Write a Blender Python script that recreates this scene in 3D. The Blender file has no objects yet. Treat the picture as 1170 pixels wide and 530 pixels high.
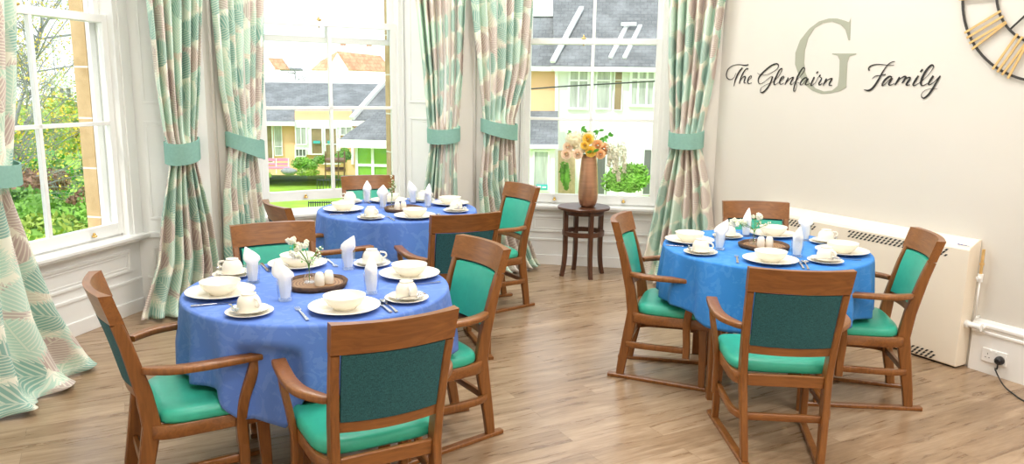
import bpy, math, random
from mathutils import Vector, Matrix
R = math.radians; PI = math.pi
sc = bpy.context.scene
col = sc.collection
rnd = random.Random(7)

# ------------------------------------------------------------------ camera model (image 1170x530)
F = 880.0; PITCH = R(10.61); ROLL = R(0.8); H = 1.72
_f = Vector((0, math.cos(PITCH), -math.sin(PITCH))); _r = Vector((1, 0, 0)); _u = _r.cross(_f)
_r2 = math.cos(ROLL) * _r + math.sin(ROLL) * _u
_u2 = -math.sin(ROLL) * _r + math.cos(ROLL) * _u
def ray(x, y): return _f * F + _r2 * (x - 585) + _u2 * (265 - y)
def at(x, y, z=0.0):
    d = ray(x, y); t = (z - H) / d.z
    return Vector((d.x * t, d.y * t, z))
def onplane(x, y, p, n):
    d = ray(x, y); t = (p[0] * n[0] + p[1] * n[1]) / (n[0] * d.x + n[1] * d.y)
    return Vector((d.x * t, d.y * t, d.z * t + H))
cam = bpy.data.cameras.new('camera'); camo = bpy.data.objects.new('camera', cam); col.objects.link(camo)
cam.sensor_width = 36; cam.lens = 36 * F / 1170; cam.clip_end = 300; cam.clip_start = 0.05
m = Matrix((( _r2.x, _u2.x, -_f.x, 0), (_r2.y, _u2.y, -_f.y, 0), (_r2.z, _u2.z, -_f.z, H), (0, 0, 0, 1)))
camo.matrix_world = m
sc.camera = camo

# ------------------------------------------------------------------ mesh builder
class MB:
    def __init__(s): s.v = []; s.f = []; s.uv = None
    def add(s, vs, fs):
        b = len(s.v); s.v += [tuple(v) for v in vs]; s.f += [tuple(b + i for i in f) for f in fs]; return s
    def box(s, x0, x1, y0, y1, z0, z1):
        return s.add([(x0,y0,z0),(x1,y0,z0),(x1,y1,z0),(x0,y1,z0),(x0,y0,z1),(x1,y0,z1),(x1,y1,z1),(x0,y1,z1)],
            [(0,3,2,1),(4,5,6,7),(0,1,5,4),(1,2,6,5),(2,3,7,6),(3,0,4,7)])
    def bar(s, p0, p1, w, h, up=(0,0,1), w1=None, h1=None):
        return s.sweep([p0, p1], [(w,h),(w1 or w, h1 or h)], up)
    def sweep(s, pts, whs, up=(0,0,1), chamfer=0.0):
        """rectangular section swept along pts; w along side vector, h along 'up'"""
        pts = [Vector(p) for p in pts]; n = len(pts); up = Vector(up)
        if not isinstance(whs, list): whs = [whs] * n
        if len(whs) == 2 and n > 2: whs = [tuple(whs[0][k] + (whs[1][k]-whs[0][k]) * i/(n-1) for k in (0,1)) for i in range(n)]
        vs = []; c = chamfer
        for i, p in enumerate(pts):
            t = (pts[min(i+1,n-1)] - pts[max(i-1,0)]).normalized()
            sd = t.cross(up)
            if sd.length < 1e-4: sd = t.cross(Vector((0,1,0)))
            sd.normalize(); u = sd.cross(t).normalized()
            w, h = whs[i][0]/2, whs[i][1]/2
            if c: prof = [(-w+c,-h),(w-c,-h),(w,-h+c),(w,h-c),(w-c,h),(-w+c,h),(-w,h-c),(-w,-h+c)]
            else: prof = [(-w,-h),(w,-h),(w,h),(-w,h)]
            vs += [p + sd*a + u*b for a, b in prof]
        k = 8 if c else 4; fs = []
        for i in range(n-1):
            for j in range(k):
                fs.append((i*k+j, i*k+(j+1)%k, (i+1)*k+(j+1)%k, (i+1)*k+j))
        fs.append(tuple(range(k))[::-1]); fs.append(tuple((n-1)*k+j for j in range(k)))
        return s.add(vs, fs)
    def tube(s, pts, rad, seg=8, cap=True):
        pts = [Vector(p) for p in pts]; n = len(pts)
        if not isinstance(rad, (list, tuple)): rad = [rad]*n
        if len(rad) == 2 and n > 2: rad = [rad[0] + (rad[1]-rad[0])*i/(n-1) for i in range(n)]
        vs = []; prev = None
        for i, p in enumerate(pts):
            t = (pts[min(i+1,n-1)] - pts[max(i-1,0)]).normalized()
            if prev is None: a = t.orthogonal().normalized()
            else:
                a = prev - t * prev.dot(t); a.normalize()
            prev = a; b = t.cross(a)
            vs += [p + (a*math.cos(2*PI*j/seg) + b*math.sin(2*PI*j/seg))*rad[i] for j in range(seg)]
        fs = [(i*seg+j, i*seg+(j+1)%seg, (i+1)*seg+(j+1)%seg, (i+1)*seg+j) for i in range(n-1) for j in range(seg)]
        if cap: fs += [tuple(range(seg))[::-1], tuple((n-1)*seg+j for j in range(seg))]
        return s.add(vs, fs)
    def lathe(s, prof, seg=32, c=(0,0,0), closed=False):
        vs = []; n = len(prof)
        for r, z in prof:
            vs += [(c[0]+r*math.cos(2*PI*j/seg), c[1]+r*math.sin(2*PI*j/seg), c[2]+z) for j in range(seg)]
        fs = [(i*seg+j, i*seg+(j+1)%seg, (i+1)*seg+(j+1)%seg, (i+1)*seg+j) for i in range(n-1) for j in range(seg)]
        if not closed:
            if prof[0][0] > 1e-5: fs.append(tuple(range(seg))[::-1])
            if prof[-1][0] > 1e-5: fs.append(tuple((n-1)*seg+j for j in range(seg)))
        else: fs += [((n-1)*seg+j, (n-1)*seg+(j+1)%seg, (j+1)%seg, j) for j in range(seg)]
        return s.add(vs, fs)
    def prism(s, poly, z0, z1):
        n = len(poly)
        vs = [(p[0],p[1],z0) for p in poly] + [(p[0],p[1],z1) for p in poly]
        return s.add(vs, [tuple(range(n))[::-1], tuple(range(n,2*n))] + [(i,(i+1)%n,n+(i+1)%n,n+i) for i in range(n)])
    def extr(s, poly, org, ux, uy, dn):
        """polygon in plane (org, ux, uy), extruded by vector dn"""
        org, ux, uy, dn = map(Vector, (org, ux, uy, dn)); n = len(poly)
        a = [org + ux*p[0] + uy*p[1] for p in poly]
        return s.add(a + [q + dn for q in a], [tuple(range(n)), tuple(range(n,2*n))[::-1]] + [(i,n+i,n+(i+1)%n,(i+1)%n) for i in range(n)])
    def grid(s, rows, closed=False):
        nr, nc = len(rows), len(rows[0]); vs = [p for r in rows for p in r]
        fs = []
        for i in range(nr-1):
            for j in range(nc if closed else nc-1):
                fs.append((i*nc+j, i*nc+(j+1)%nc, (i+1)*nc+(j+1)%nc, (i+1)*nc+j))
        return s.add(vs, fs)
    def blob(s, c, r, seg=10, rings=7, sq=(1,1,1), jit=0.0, rg=None):
        rg = rg or rnd; vs = [(c[0],c[1],c[2]-r*sq[2])]
        for i in range(1, rings):
            a = -PI/2 + PI*i/rings
            for j in range(seg):
                k = 1 + jit*(rg.random()-.5)*2
                vs.append((c[0]+r*sq[0]*math.cos(a)*math.cos(2*PI*j/seg)*k, c[1]+r*sq[1]*math.cos(a)*math.sin(2*PI*j/seg)*k, c[2]+r*sq[2]*math.sin(a)*k))
        vs.append((c[0],c[1],c[2]+r*sq[2])); n = len(vs)-1; fs = []
        for j in range(seg):
            fs.append((0, 1+(j+1)%seg, 1+j)); fs.append((n, n-seg+j, n-seg+(j+1)%seg))
        for i in range(rings-2):
            for j in range(seg):
                a = 1+i*seg; fs.append((a+j, a+(j+1)%seg, a+seg+(j+1)%seg, a+seg+j))
        return s.add(vs, fs)
    def mesh(s, name, smooth=False, recalc=True):
        me = bpy.data.meshes.new(name); me.from_pydata(s.v, [], s.f); me.update()
        if recalc:
            import bmesh
            bm = bmesh.new(); bm.from_mesh(me); bmesh.ops.recalc_face_normals(bm, faces=bm.faces); bm.to_mesh(me); bm.free()
        if smooth is True:
            me.polygons.foreach_set('use_smooth', [True]*len(me.polygons))
        return me
    def build(s, name, mat, parent=None, smooth=False, bevel=0, subd=0, angle=None, recalc=True):
        me = s.mesh(name, smooth, recalc)
        if mat: me.materials.append(mat)
        o = bpy.data.objects.new(name, me); col.objects.link(o)
        if angle is not None:
            me.polygons.foreach_set('use_smooth', [True]*len(me.polygons))
            me.set_sharp_from_angle(angle=R(angle))
        if bevel:
            b = o.modifiers.new('bevel', 'BEVEL'); b.width = bevel; b.segments = 2; b.limit_method = 'ANGLE'; b.angle_limit = R(40)
        if subd:
            b = o.modifiers.new('subd', 'SUBSURF'); b.levels = subd; b.render_levels = subd
        if parent: o.parent = parent
        return o

def tag(o, label=None, cat=None, group=None, kind=None):
    if label: o['label'] = label
    if cat: o['category'] = cat
    if group: o['group'] = group
    if kind: o['kind'] = kind
    return o
def thing(name, label, cat, loc=(0,0,0), rz=0.0, group=None, kind=None):
    o = bpy.data.objects.new(name, None); col.objects.link(o); o.empty_display_size = .05
    o.location = loc; o.rotation_euler = (0,0,rz)
    return tag(o, label, cat, group, kind)
def children(o): return [c for c in bpy.data.objects if c.parent == o]
def copy_tree(o, parent=None):
    c = o.copy(); col.objects.link(c)
    if parent: c.parent = parent
    for ch in o.children: copy_tree(ch, c)
    return c
def smoothpath(pts, n=6):
    """Catmull-Rom"""
    P = [Vector(p) for p in pts]; P = [P[0]*2-P[1]] + P + [P[-1]*2-P[-2]]; out = []
    for i in range(1, len(P)-2):
        for k in range(n):
            t = k/n; a, b, c, d = P[i-1], P[i], P[i+1], P[i+2]
            out.append(0.5*((2*b) + (c-a)*t + (2*a-5*b+4*c-d)*t*t + (3*b-a-3*c+d)*t**3))
    out.append(P[-2]); return out
def lerp_tab(tab, x):
    if x <= tab[0][0]: a, b = tab[0], tab[1]
    elif x >= tab[-1][0]: a, b = tab[-2], tab[-1]
    else:
        for i in range(len(tab)-1):
            if tab[i][0] <= x <= tab[i+1][0]: a, b = tab[i], tab[i+1]; break
    t = (x-a[0])/((b[0]-a[0]) or 1)
    return a[1] + (b[1]-a[1])*t

# ------------------------------------------------------------------ materials
class NT:
    """tiny expression helper over a node tree"""
    def __init__(s, m): s.t = m.node_tree; s.n = s.t.nodes; s.l = s.t.links
    def val(s, sock, x):
        if x is None: return
        if isinstance(x, (int, float)): sock.default_value = x
        elif isinstance(x, tuple): sock.default_value = x if len(x) == len(sock.default_value) else (*x, 1)[:len(sock.default_value)]
        else: s.l.new(x, sock)
    def m(s, op, a, b=None, c=None):
        n = s.n.new('ShaderNodeMath'); n.operation = op
        for i, x in enumerate((a, b, c)): s.val(n.inputs[i], x)
        return n.outputs[0]
    def mix(s, f, a, b):
        n = s.n.new('ShaderNodeMix'); n.data_type = 'RGBA'
        s.val(n.inputs[0], f); s.val(n.inputs[6], a); s.val(n.inputs[7], b); return n.outputs[2]
    def noise(s, vec, scale, detail=3, rough=.5, dist=0):
        n = s.n.new('ShaderNodeTexNoise'); s.val(n.inputs['Vector'], vec); n.inputs['Scale'].default_value = scale
        n.inputs['Detail'].default_value = detail; n.inputs['Roughness'].default_value = rough; n.inputs['Distortion'].default_value = dist
        return n.outputs['Fac']
    def coord(s, which='Object'):
        return s.n.new('ShaderNodeTexCoord').outputs[which]
    def mapv(s, vec, scale=(1,1,1), rot=(0,0,0), loc=(0,0,0)):
        n = s.n.new('ShaderNodeMapping'); s.val(n.inputs['Vector'], vec)
        n.inputs['Scale'].default_value = scale; n.inputs['Rotation'].default_value = rot; n.inputs['Location'].default_value = loc
        return n.outputs[0]
    def sep(s, v):
        n = s.n.new('ShaderNodeSeparateXYZ'); s.val(n.inputs[0], v); return n.outputs
    def comb(s, x, y, z=0.0):
        n = s.n.new('ShaderNodeCombineXYZ'); s.val(n.inputs[0], x); s.val(n.inputs[1], y); s.val(n.inputs[2], z); return n.outputs[0]
    def ramp(s, f, stops, interp='LINEAR'):
        n = s.n.new('ShaderNodeValToRGB'); s.val(n.inputs[0], f); cr = n.color_ramp; cr.interpolation = interp
        while len(cr.elements) < len(stops): cr.elements.new(.5)
        for e, (p, c) in zip(cr.elements, stops): e.position = p; e.color = (*c, 1)
        return n.outputs[0]
    def bump(s, h, strength=.3, dist=.01):
        n = s.n.new('ShaderNodeBump'); s.val(n.inputs['Height'], h); n.inputs['Strength'].default_value = strength
        n.inputs['Distance'].default_value = dist; return n.outputs[0]

def newmat(name, base=(.8,.8,.8), rough=.5, metal=0.0, spec=None, **kw):
    m = bpy.data.materials.new(name); m.use_nodes = True
    b = m.node_tree.nodes['Principled BSDF']
    b.inputs['Base Color'].default_value = (*base, 1); b.inputs['Roughness'].default_value = rough; b.inputs['Metallic'].default_value = metal
    if spec is not None: b.inputs['Specular IOR Level'].default_value = spec
    for k, v in kw.items(): b.inputs[k].default_value = v
    return m, b, NT(m)
def varied(name, base, rough=.5, amt=.15, scale=8, stretch=(1,1,1), bump=0, **kw):
    """base colour with soft mottling; object coordinates"""
    m, b, t = newmat(name, base, rough, **kw)
    v = t.mapv(t.coord(), stretch); f = t.noise(v, scale, 4)
    lo = tuple(c*(1-amt) for c in base); hi = tuple(min(1, c*(1+amt)) for c in base)
    t.val(b.inputs['Base Color'], t.ramp(f, [(.3, lo), (.7, hi)]))
    if bump: t.val(b.inputs['Normal'], t.bump(t.noise(v, scale*6, 3), bump, .004))
    return m
M = {}
M['wall'] = varied('cream_wall_paint', (.69,.658,.598), .6, .015, 1.5, bump=.05)
M['white'] = varied('white_gloss_paint', (.87,.87,.85), .35, .015, 3)
M['sash'] = varied('white_sash_paint', (.88,.88,.86), .3, .01, 4)
M['ceil'] = varied('ceiling_paint', (.86,.85,.82), .8, .01, 2)
def wood(name, dark, light, rough, scale=1.0, axis=2):
    m, b, t = newmat(name, light, rough)
    st = [14*scale]*3; st[axis] = 1.4*scale
    v = t.mapv(t.coord(), tuple(st)); n1 = t.noise(v, 3.0, 6, .6, 1.2)
    t.val(b.inputs['Base Color'], t.ramp(n1, [(.3, dark), (.7, light)]))
    t.val(b.inputs['Normal'], t.bump(n1, .05, .003))
    return m
M['wood'] = wood('chair_beech_stain', (.17,.060,.014), (.28,.108,.026), .32)
M['woodh'] = wood('chair_beech_stain_rail', (.175,.061,.0145), (.285,.11,.027), .32, axis=0)
M['darkwood'] = wood('dark_walnut_stain', (.05,.018,.009), (.12,.045,.022), .3)
M['vinyl'] = varied('green_vinyl', (.033,.40,.275), .38, .05, 30, bump=.05)
def weave():
    m, b, t = newmat('teal_woven_fabric', (.02,.12,.12), .85)
    v = t.coord(); a = t.noise(t.mapv(v, (520,520,70)), 1, 2); c = t.noise(t.mapv(v, (80,80,760)), 1, 2)
    s = t.m('MULTIPLY', t.m('ADD', a, c), .5)
    t.val(b.inputs['Base Color'], t.ramp(s, [(.36, (.006,.045,.055)), (.5, (.013,.09,.105)), (.64, (.03,.14,.155))]))
    t.val(b.inputs['Normal'], t.bump(s, .3, .002)); return m
M['teal'] = weave()
def clothmat(name, base, dam):
    m, b, t = newmat(name, base, .75); b.inputs['Sheen Weight'].default_value = .05; b.inputs['Specular IOR Level'].default_value = .25
    v = t.coord('UV'); n = t.noise(t.mapv(v, (1,1,1)), 9, 3, .55, 2.2)
    f = t.ramp(n, [(.53, (0,0,0)), (.56, (1,1,1))])
    t.val(b.inputs['Base Color'], t.mix(t.m('MULTIPLY', f, .35), base, dam))
    t.val(b.inputs['Normal'], t.bump(t.noise(t.mapv(v, (1,1,1)), 5, 2), .1, .02)); return m
M['cloth'] = clothmat('periwinkle_damask', (.105,.21,.60), (.19,.31,.68))
M['cloth3'] = clothmat('cornflower_damask', (.035,.22,.62), (.09,.30,.68))
M['china'] = newmat('cream_china', (.86,.82,.72), .18)[0]
M['napkin'] = varied('white_napkin', (.88,.88,.88), .8, .03, 40, bump=.1)
M['steel'] = newmat('cutlery_steel', (.62,.62,.64), .22, 1.0)[0]
M['brass'] = newmat('polished_brass', (.83,.55,.2), .25, 1.0)[0]
M['black'] = varied('black_plastic', (.012,.012,.013), .4, .1, 10)
M['darkmetal'] = varied('dark_bronze_metal', (.03,.026,.022), .45, .2, 20)
M['gold'] = varied('brushed_gold', (.72,.47,.19), .4, .08, 30, metal=.35)
M['copper'] = varied('brushed_copper', (.55,.30,.18), .3, .1, 6, (1,1,12), metal=.75)
M['heater'] = varied('cream_enamel', (.86,.775,.64), .35, .01, 2)
M['slot'] = newmat('vent_shadow_slot', (.02,.02,.02), .7)[0]
M['blue_ink'] = newmat('blue_print', (.03,.05,.30), .5)[0]
M['tieback'] = varied('mint_tieback_fabric', (.23,.43,.365), .75, .06, 60, bump=.1)
M['ink'] = newmat('black_vinyl_lettering', (.02,.018,.016), .6)[0]
M['sage'] = newmat('sage_vinyl_lettering', (.36,.37,.29), .6)[0]
M['foliage'] = varied('stem_green', (.10,.26,.04), .6, .3, 60)
M['leafbright'] = varied('leaf_green', (.10,.38,.05), .5, .25, 30)
M['petalw'] = varied('white_petal', (.86,.85,.68), .7, .05, 80)
M['petalc'] = varied('cream_petal', (.82,.75,.52), .7, .12, 80)
M['petaly'] = varied('yellow_petal', (.85,.58,.09), .6, .15, 50)
M['petalp'] = varied('peach_petal', (.85,.52,.26), .6, .15, 50)
M['blush'] = varied('blush_petal', (.84,.66,.48), .6, .1, 50)
def log_slice():
    m, b, t = newmat('log_slice', (.3,.15,.06), .55)
    v = t.coord(); s = t.sep(v); r = t.m('SQRT', t.m('ADD', t.m('MULTIPLY', s[0], s[0]), t.m('MULTIPLY', s[1], s[1])))
    w = t.m('SINE', t.m('MULTIPLY', t.m('ADD', r, t.m('MULTIPLY', t.noise(v, 12, 3), .02)), 420))
    t.val(b.inputs['Base Color'], t.ramp(t.m('MULTIPLY_ADD', w, .5, .5), [(0, (.16,.075,.03)), (1, (.36,.2,.09))])); return m
M['log'] = log_slice()
M['bark'] = varied('bark_rim', (.10,.05,.025), .8, .5, 40, (1,1,4), bump=.5)
def glassmat(name, tint, amount):
    """thin clear glass: mostly transmits straight through, mirrors by Fresnel"""
    m = bpy.data.materials.new(name); m.use_nodes = True; t = NT(m); n = t.n
    for x in list(n): n.remove(x)
    out = n.new('ShaderNodeOutputMaterial'); mix = n.new('ShaderNodeMixShader'); tr = n.new('ShaderNodeBsdfTransparent')
    gl = n.new('ShaderNodeBsdfGlossy'); gl.inputs['Roughness'].default_value = .02; tr.inputs[0].default_value = (*tint, 1)
    fr = n.new('ShaderNodeLayerWeight'); fr.inputs[0].default_value = .5; fz = t.m('MULTIPLY_ADD', t.m('POWER', fr.outputs['Facing'], 4.0), .75, .04)
    t.val(mix.inputs[0], t.m('MULTIPLY', fz, amount)); t.l.new(tr.outputs[0], mix.inputs[1]); t.l.new(gl.outputs[0], mix.inputs[2])
    t.l.new(mix.outputs[0], out.inputs[0]); return m
M['pane'] = glassmat('window_glass', (.97,.98,.98), .6)
M['glass'] = glassmat('tumbler_glass', (.985,.995,1.0), .9)

def floor_mat():
    m, b, t = newmat('oak_vinyl_planks', (.4,.27,.16), .38)
    v = t.mapv(t.coord(), (1,1,1), (0,0,R(-28)))
    br = t.n.new('ShaderNodeTexBrick'); t.val(br.inputs['Vector'], v)
    br.offset = .37; br.inputs['Scale'].default_value = 1; br.inputs['Brick Width'].default_value = 1.2; br.inputs['Row Height'].default_value = .15
    br.inputs['Mortar Size'].default_value = .0012; br.inputs['Color1'].default_value = (0,0,0,1); br.inputs['Color2'].default_value = (1,1,1,1); br.inputs['Mortar'].default_value = (.5,.5,.5,1)
    tone = t.sep(br.outputs['Color'])[0]
    s = t.sep(v)
    v2 = t.comb(t.m('ADD', s[0], t.m('MULTIPLY', tone, 7.3)), t.m('MULTIPLY', s[1], 9.0), tone)
    g = t.noise(v2, 2.6, 8, .62, .5); g2 = t.noise(v2, 11, 4, .6)
    k = t.m('ADD', t.m('MULTIPLY', g, .7), t.m('ADD', t.m('MULTIPLY', g2, .22), t.m('MULTIPLY', tone, .12)))
    c = t.ramp(k, [(.34, (.185,.113,.061)), (.5, (.305,.2,.118)), (.66, (.435,.312,.203))])
    c = t.mix(t.m('MULTIPLY', br.outputs['Fac'], .45), c, (.12,.07,.04))
    t.val(b.inputs['Base Color'], c); t.val(b.inputs['Normal'], t.bump(g2, .06, .004))
    t.val(b.inputs['Roughness'], t.m('MULTIPLY_ADD', g, .14, .22)); return m
M['floor'] = floor_mat()

def curtain_mat():
    """big palm and monstera leaves in mint, teal and mauve over cream; works in UV metres"""
    m, b, t = newmat('leaf_print_curtain', (.7,.7,.6), .8)
    uv = t.coord('UV'); base = (.87,.87,.74)
    warp = t.noise(uv, 6, 2); s = t.sep(uv)
    def layer(cw, ch, ox, oy, rot, colors, curr, seed):
        v = t.mapv(uv, (1,1,1), (0,0,rot), (ox,oy,0)); q = t.sep(v)
        row = t.m('FLOOR', t.m('DIVIDE', q[1], ch))
        x0 = t.m('ADD', t.m('DIVIDE', q[0], cw), t.m('MULTIPLY', row, .5))
        cell = t.m('FLOOR', x0)
        x = t.m('SUBTRACT', t.m('SUBTRACT', x0, cell), .5); y = t.m('SUBTRACT', t.m('FRACT', t.m('DIVIDE', q[1], ch)), .5)
        # random number per cell
        wn = t.n.new('ShaderNodeTexWhiteNoise'); wn.noise_dimensions = '3D'; t.val(wn.inputs[0], t.comb(cell, row, float(seed)))
        rv = wn.outputs['Value']; rc = t.sep(wn.outputs['Color'])
        ang = t.m('MULTIPLY', t.m('SUBTRACT', rc[0], .5), 2.2)
        ca, sa = t.m('COSINE', ang), t.m('SINE', ang)
        xr = t.m('SUBTRACT', t.m('MULTIPLY', x, ca), t.m('MULTIPLY', y, sa)); yr = t.m('ADD', t.m('MULTIPLY', x, sa), t.m('MULTIPLY', y, ca))
        ax = t.m('ABSOLUTE', xr)
        rib = t.m('SINE', t.m('MULTIPLY', t.m('SUBTRACT', yr, t.m('MULTIPLY', ax, .85)), 64))
        # leaf outline: ellipse narrowing to the tip, cut deeper where ribs part
        w = t.m('MULTIPLY', t.m('SQRT', t.m('MAXIMUM', t.m('SUBTRACT', .235, t.m('MULTIPLY', yr, yr)), 0.0)), t.m('SUBTRACT', .95, t.m('MULTIPLY', yr, .7)))
        w = t.m('ADD', w, t.m('MULTIPLY', rib, .075))
        inside = t.m('MULTIPLY', t.m('LESS_THAN', ax, w), t.m('LESS_THAN', t.m('ABSOLUTE', yr), .48))
        gap = t.m('MULTIPLY', t.m('GREATER_THAN', rib, .48), t.m('GREATER_THAN', ax, .02))
        mid = t.m('LESS_THAN', ax, .012)
        line = t.m('MAXIMUM', gap, mid)
        cc = t.ramp(rv, colors, 'CONSTANT'); lite = t.mix(.62, cc, base)
        leafc = t.mix(t.m('MULTIPLY', line, .95), cc, lite)
        return t.mix(inside, curr, leafc)
    mint, teal, mauve, sage, tan = (.52,.71,.60), (.28,.48,.41), (.56,.46,.42), (.50,.66,.53), (.72,.66,.55)
    c = layer(.27, .24, .05, .02, .15, [(0, tan), (.3, mint), (.6, sage), (.8, mauve)], base, 1)
    c = layer(.24, .21, .13, .12, -.2, [(0, teal), (.26, mauve), (.5, mint), (.72, teal), (.84, mauve)], c, 5)
    t.val(b.inputs['Base Color'], c); t.val(b.inputs['Normal'], t.bump(t.noise(uv, 400, 2), .08, .002))
    return m
M['curtain'] = curtain_mat()

# ------------------------------------------------------------------ room plan
def dirv(az): return Vector((math.sin(R(az)), math.cos(R(az)), 0))
def outn(az): return Vector((-math.cos(R(az)), math.sin(R(az)), 0))     # outward normal, walls run clockwise
C34 = Vector((1.767, 6.74, 0)); C23 = Vector((-.355, 7.087, 0)); C12 = Vector((-2.277, 5.923, 0))
WIN = {1: dict(c=C12, az=13.7, L=2.2, a=(-1.87,-.31), g=(-1.69,-.487), up=0.0),
       2: dict(c=C23, az=58.8, L=2.247, a=(-1.80,-.49), g=(-1.735,-.59), up=.09),
       3: dict(c=C34, az=99.3, L=2.15, a=(-1.80,-.385), g=(-1.715,-.541), up=0.0)}
C01 = C12 - dirv(13.7)*2.2
def WP(k, u, n, z=0.0):
    w = WIN[k]; return w['c'] + dirv(w['az'])*u + outn(w['az'])*n + Vector((0,0,z))
TOPZ = 3.7; CEILZ = 4.0; GZ = -3.1
AZR = 149.9
RW0 = Vector((2.95, 4.70, 0))
def RWP(u, z, off=0.0):
    """point on the right wall; off = distance into the room"""
    p = RW0 + dirv(AZR)*u - outn(AZR)*off; return Vector((p.x, p.y, z))
def rwpx(x, y, off=0.0):
    n = outn(AZR); return onplane(x, y, RW0 - n*off, n)
def rwuz(x, y, off=0.0):
    p = rwpx(x, y, off); return ((p - RW0).dot(dirv(AZR)), p.z)

def stone_mat():
    m, b, t = newmat('sandstone_blocks', (.6,.42,.2), .85)
    v = t.coord(); n = t.noise(v, 7, 5, .6); c = t.ramp(n, [(.3, (.46,.31,.15)), (.7, (.62,.44,.24))])
    z = t.sep(v)[2]; fr = t.m('FRACT', t.m('DIVIDE', t.m('ADD', z, 5.06), .362)); j = t.m('LESS_THAN', fr, .035)
    t.val(b.inputs['Base Color'], t.mix(j, c, (.80,.76,.66))); return m
M['stone'] = stone_mat()

# floor polygon (inner faces incl. recesses) – slab reaches to the outer walls
backL = C01 + dirv(148.7)*7.5 ; backR = C34 + dirv(AZR)*9.6
apse = []
polyf = [C01 + outn(-31.3)*.1]
outer = [WP(1,-2.2,.9), WP(1,.3,.9), WP(2,.3,.9), WP(3,.3,.9)]
fp = [C01 + Vector((-.5,.2,0)), WP(1,.3,.62), WP(2,.28,.62), C34 + Vector((.35,.4,0)), backR + Vector((.3,0,0)), backL + Vector((-.3,-.2,0))]
mb = MB(); mb.prism([(p.x,p.y) for p in fp], -.15, 0)
tag(mb.build('floor', M['floor']), kind='structure')
mb = MB(); cp_ = [WP(1,-2.4,.95), WP(1,.4,.95), WP(2,.4,.95), WP(3,.42,.95), backR + Vector((.5,-.3,0)), backL + Vector((-.6,-.4,0))]
mb.prism([(p.x,p.y) for p in cp_], CEILZ, CEILZ+.2)
tag(mb.build('ceiling', M['ceil']), kind='structure')

def poly_wall(name, polys, mat=None, kind='structure'):
    mb = MB()
    for poly, z0, z1 in polys: mb.prism([(p.x, p.y) for p in poly], z0, z1)
    return tag(mb.build(name, mat or M['wall']), kind=kind)
SPL = .21
names = {1: 'wall_bay_left', 2: 'wall_bay_centre', 3: 'wall_bay_right'}
REC = .50
for k in (1,2,3):
    w = WIN[k]; aL, aR = w['a']; gL, gR = w['g']; L = w['L']
    cr = {1: .22, 2: .19, 3: .24}[k]; cl = {1: .28, 2: .22, 3: .19}[k]
    def P(u, n): return WP(k, u, n)
    right = [P(0,0), P(aR+SPL,0), P(aR,REC), P(aR,.66), P(.66*cr/.5*.75,.66)]
    left = [P(-L,0), P(-L-.66*cl/.5*.75,.66), P(aL,.66), P(aL,REC), P(aL-SPL if aL-SPL>-L else -L+.01,0)]
    poly_wall(names[k], [(right, GZ, CEILZ), (left, GZ, CEILZ),
        ([P(aL-SPL,.0), P(aL,REC), P(aL,.66), P(aR,.66), P(aR,REC), P(aR+SPL,0)], TOPZ, CEILZ),
        ([P(aL,REC), P(aL,.66), P(aR,.66), P(aR,REC)], -.15, .575)])
    SO, SD = {1: (-.012,.775), 2: (.035,.76), 3: (.05,.76)}[k]; so = {1: .34, 2: .30, 3: .36}[k]; sl = {1: .34, 2: .34, 3: .30}[k]
    poly_wall('trim_stone_surround_%d' % k, [([P(gR+SO,.66), P(gR+SO,SD), P(so,SD), P(so*.7,.66)], GZ, CEILZ+.2),
        ([P(gL-SO,.66), P(-L-sl*.7,.66), P(-L-sl,SD), P(gL-SO,SD)], GZ, CEILZ+.2),
        ([P(gL-SO,.66), P(gL-SO,SD), P(gR+SO,SD), P(gR+SO,.66)], GZ, .56),
        ([P(gL-SO,.66), P(gL-SO,SD), P(gR+SO,SD), P(gR+SO,.66)], TOPZ-.05, CEILZ+.2)], M['stone'])
# long walls
poly_wall('wall_right', [([RWP(-2.36,0), RWP(7.3,0), RWP(7.3,0,-.35), RWP(-2.36,0,-.35)], GZ, CEILZ)])
dl = dirv(148.7); nl = outn(-31.3)
poly_wall('wall_left', [([C01 + dl*.001, C01 + dl*7.5, C01 + dl*7.5 + nl*.35, C01 - dl*.05 + nl*.35], GZ, CEILZ)])
bl = C01 + dl*7.0; br_ = bl + dirv(58.8)*6.2
bo = Vector((dl.x, dl.y, 0))*.3
poly_wall('wall_back', [([bl, br_, br_+bo, bl+bo], GZ, CEILZ)])

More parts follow.
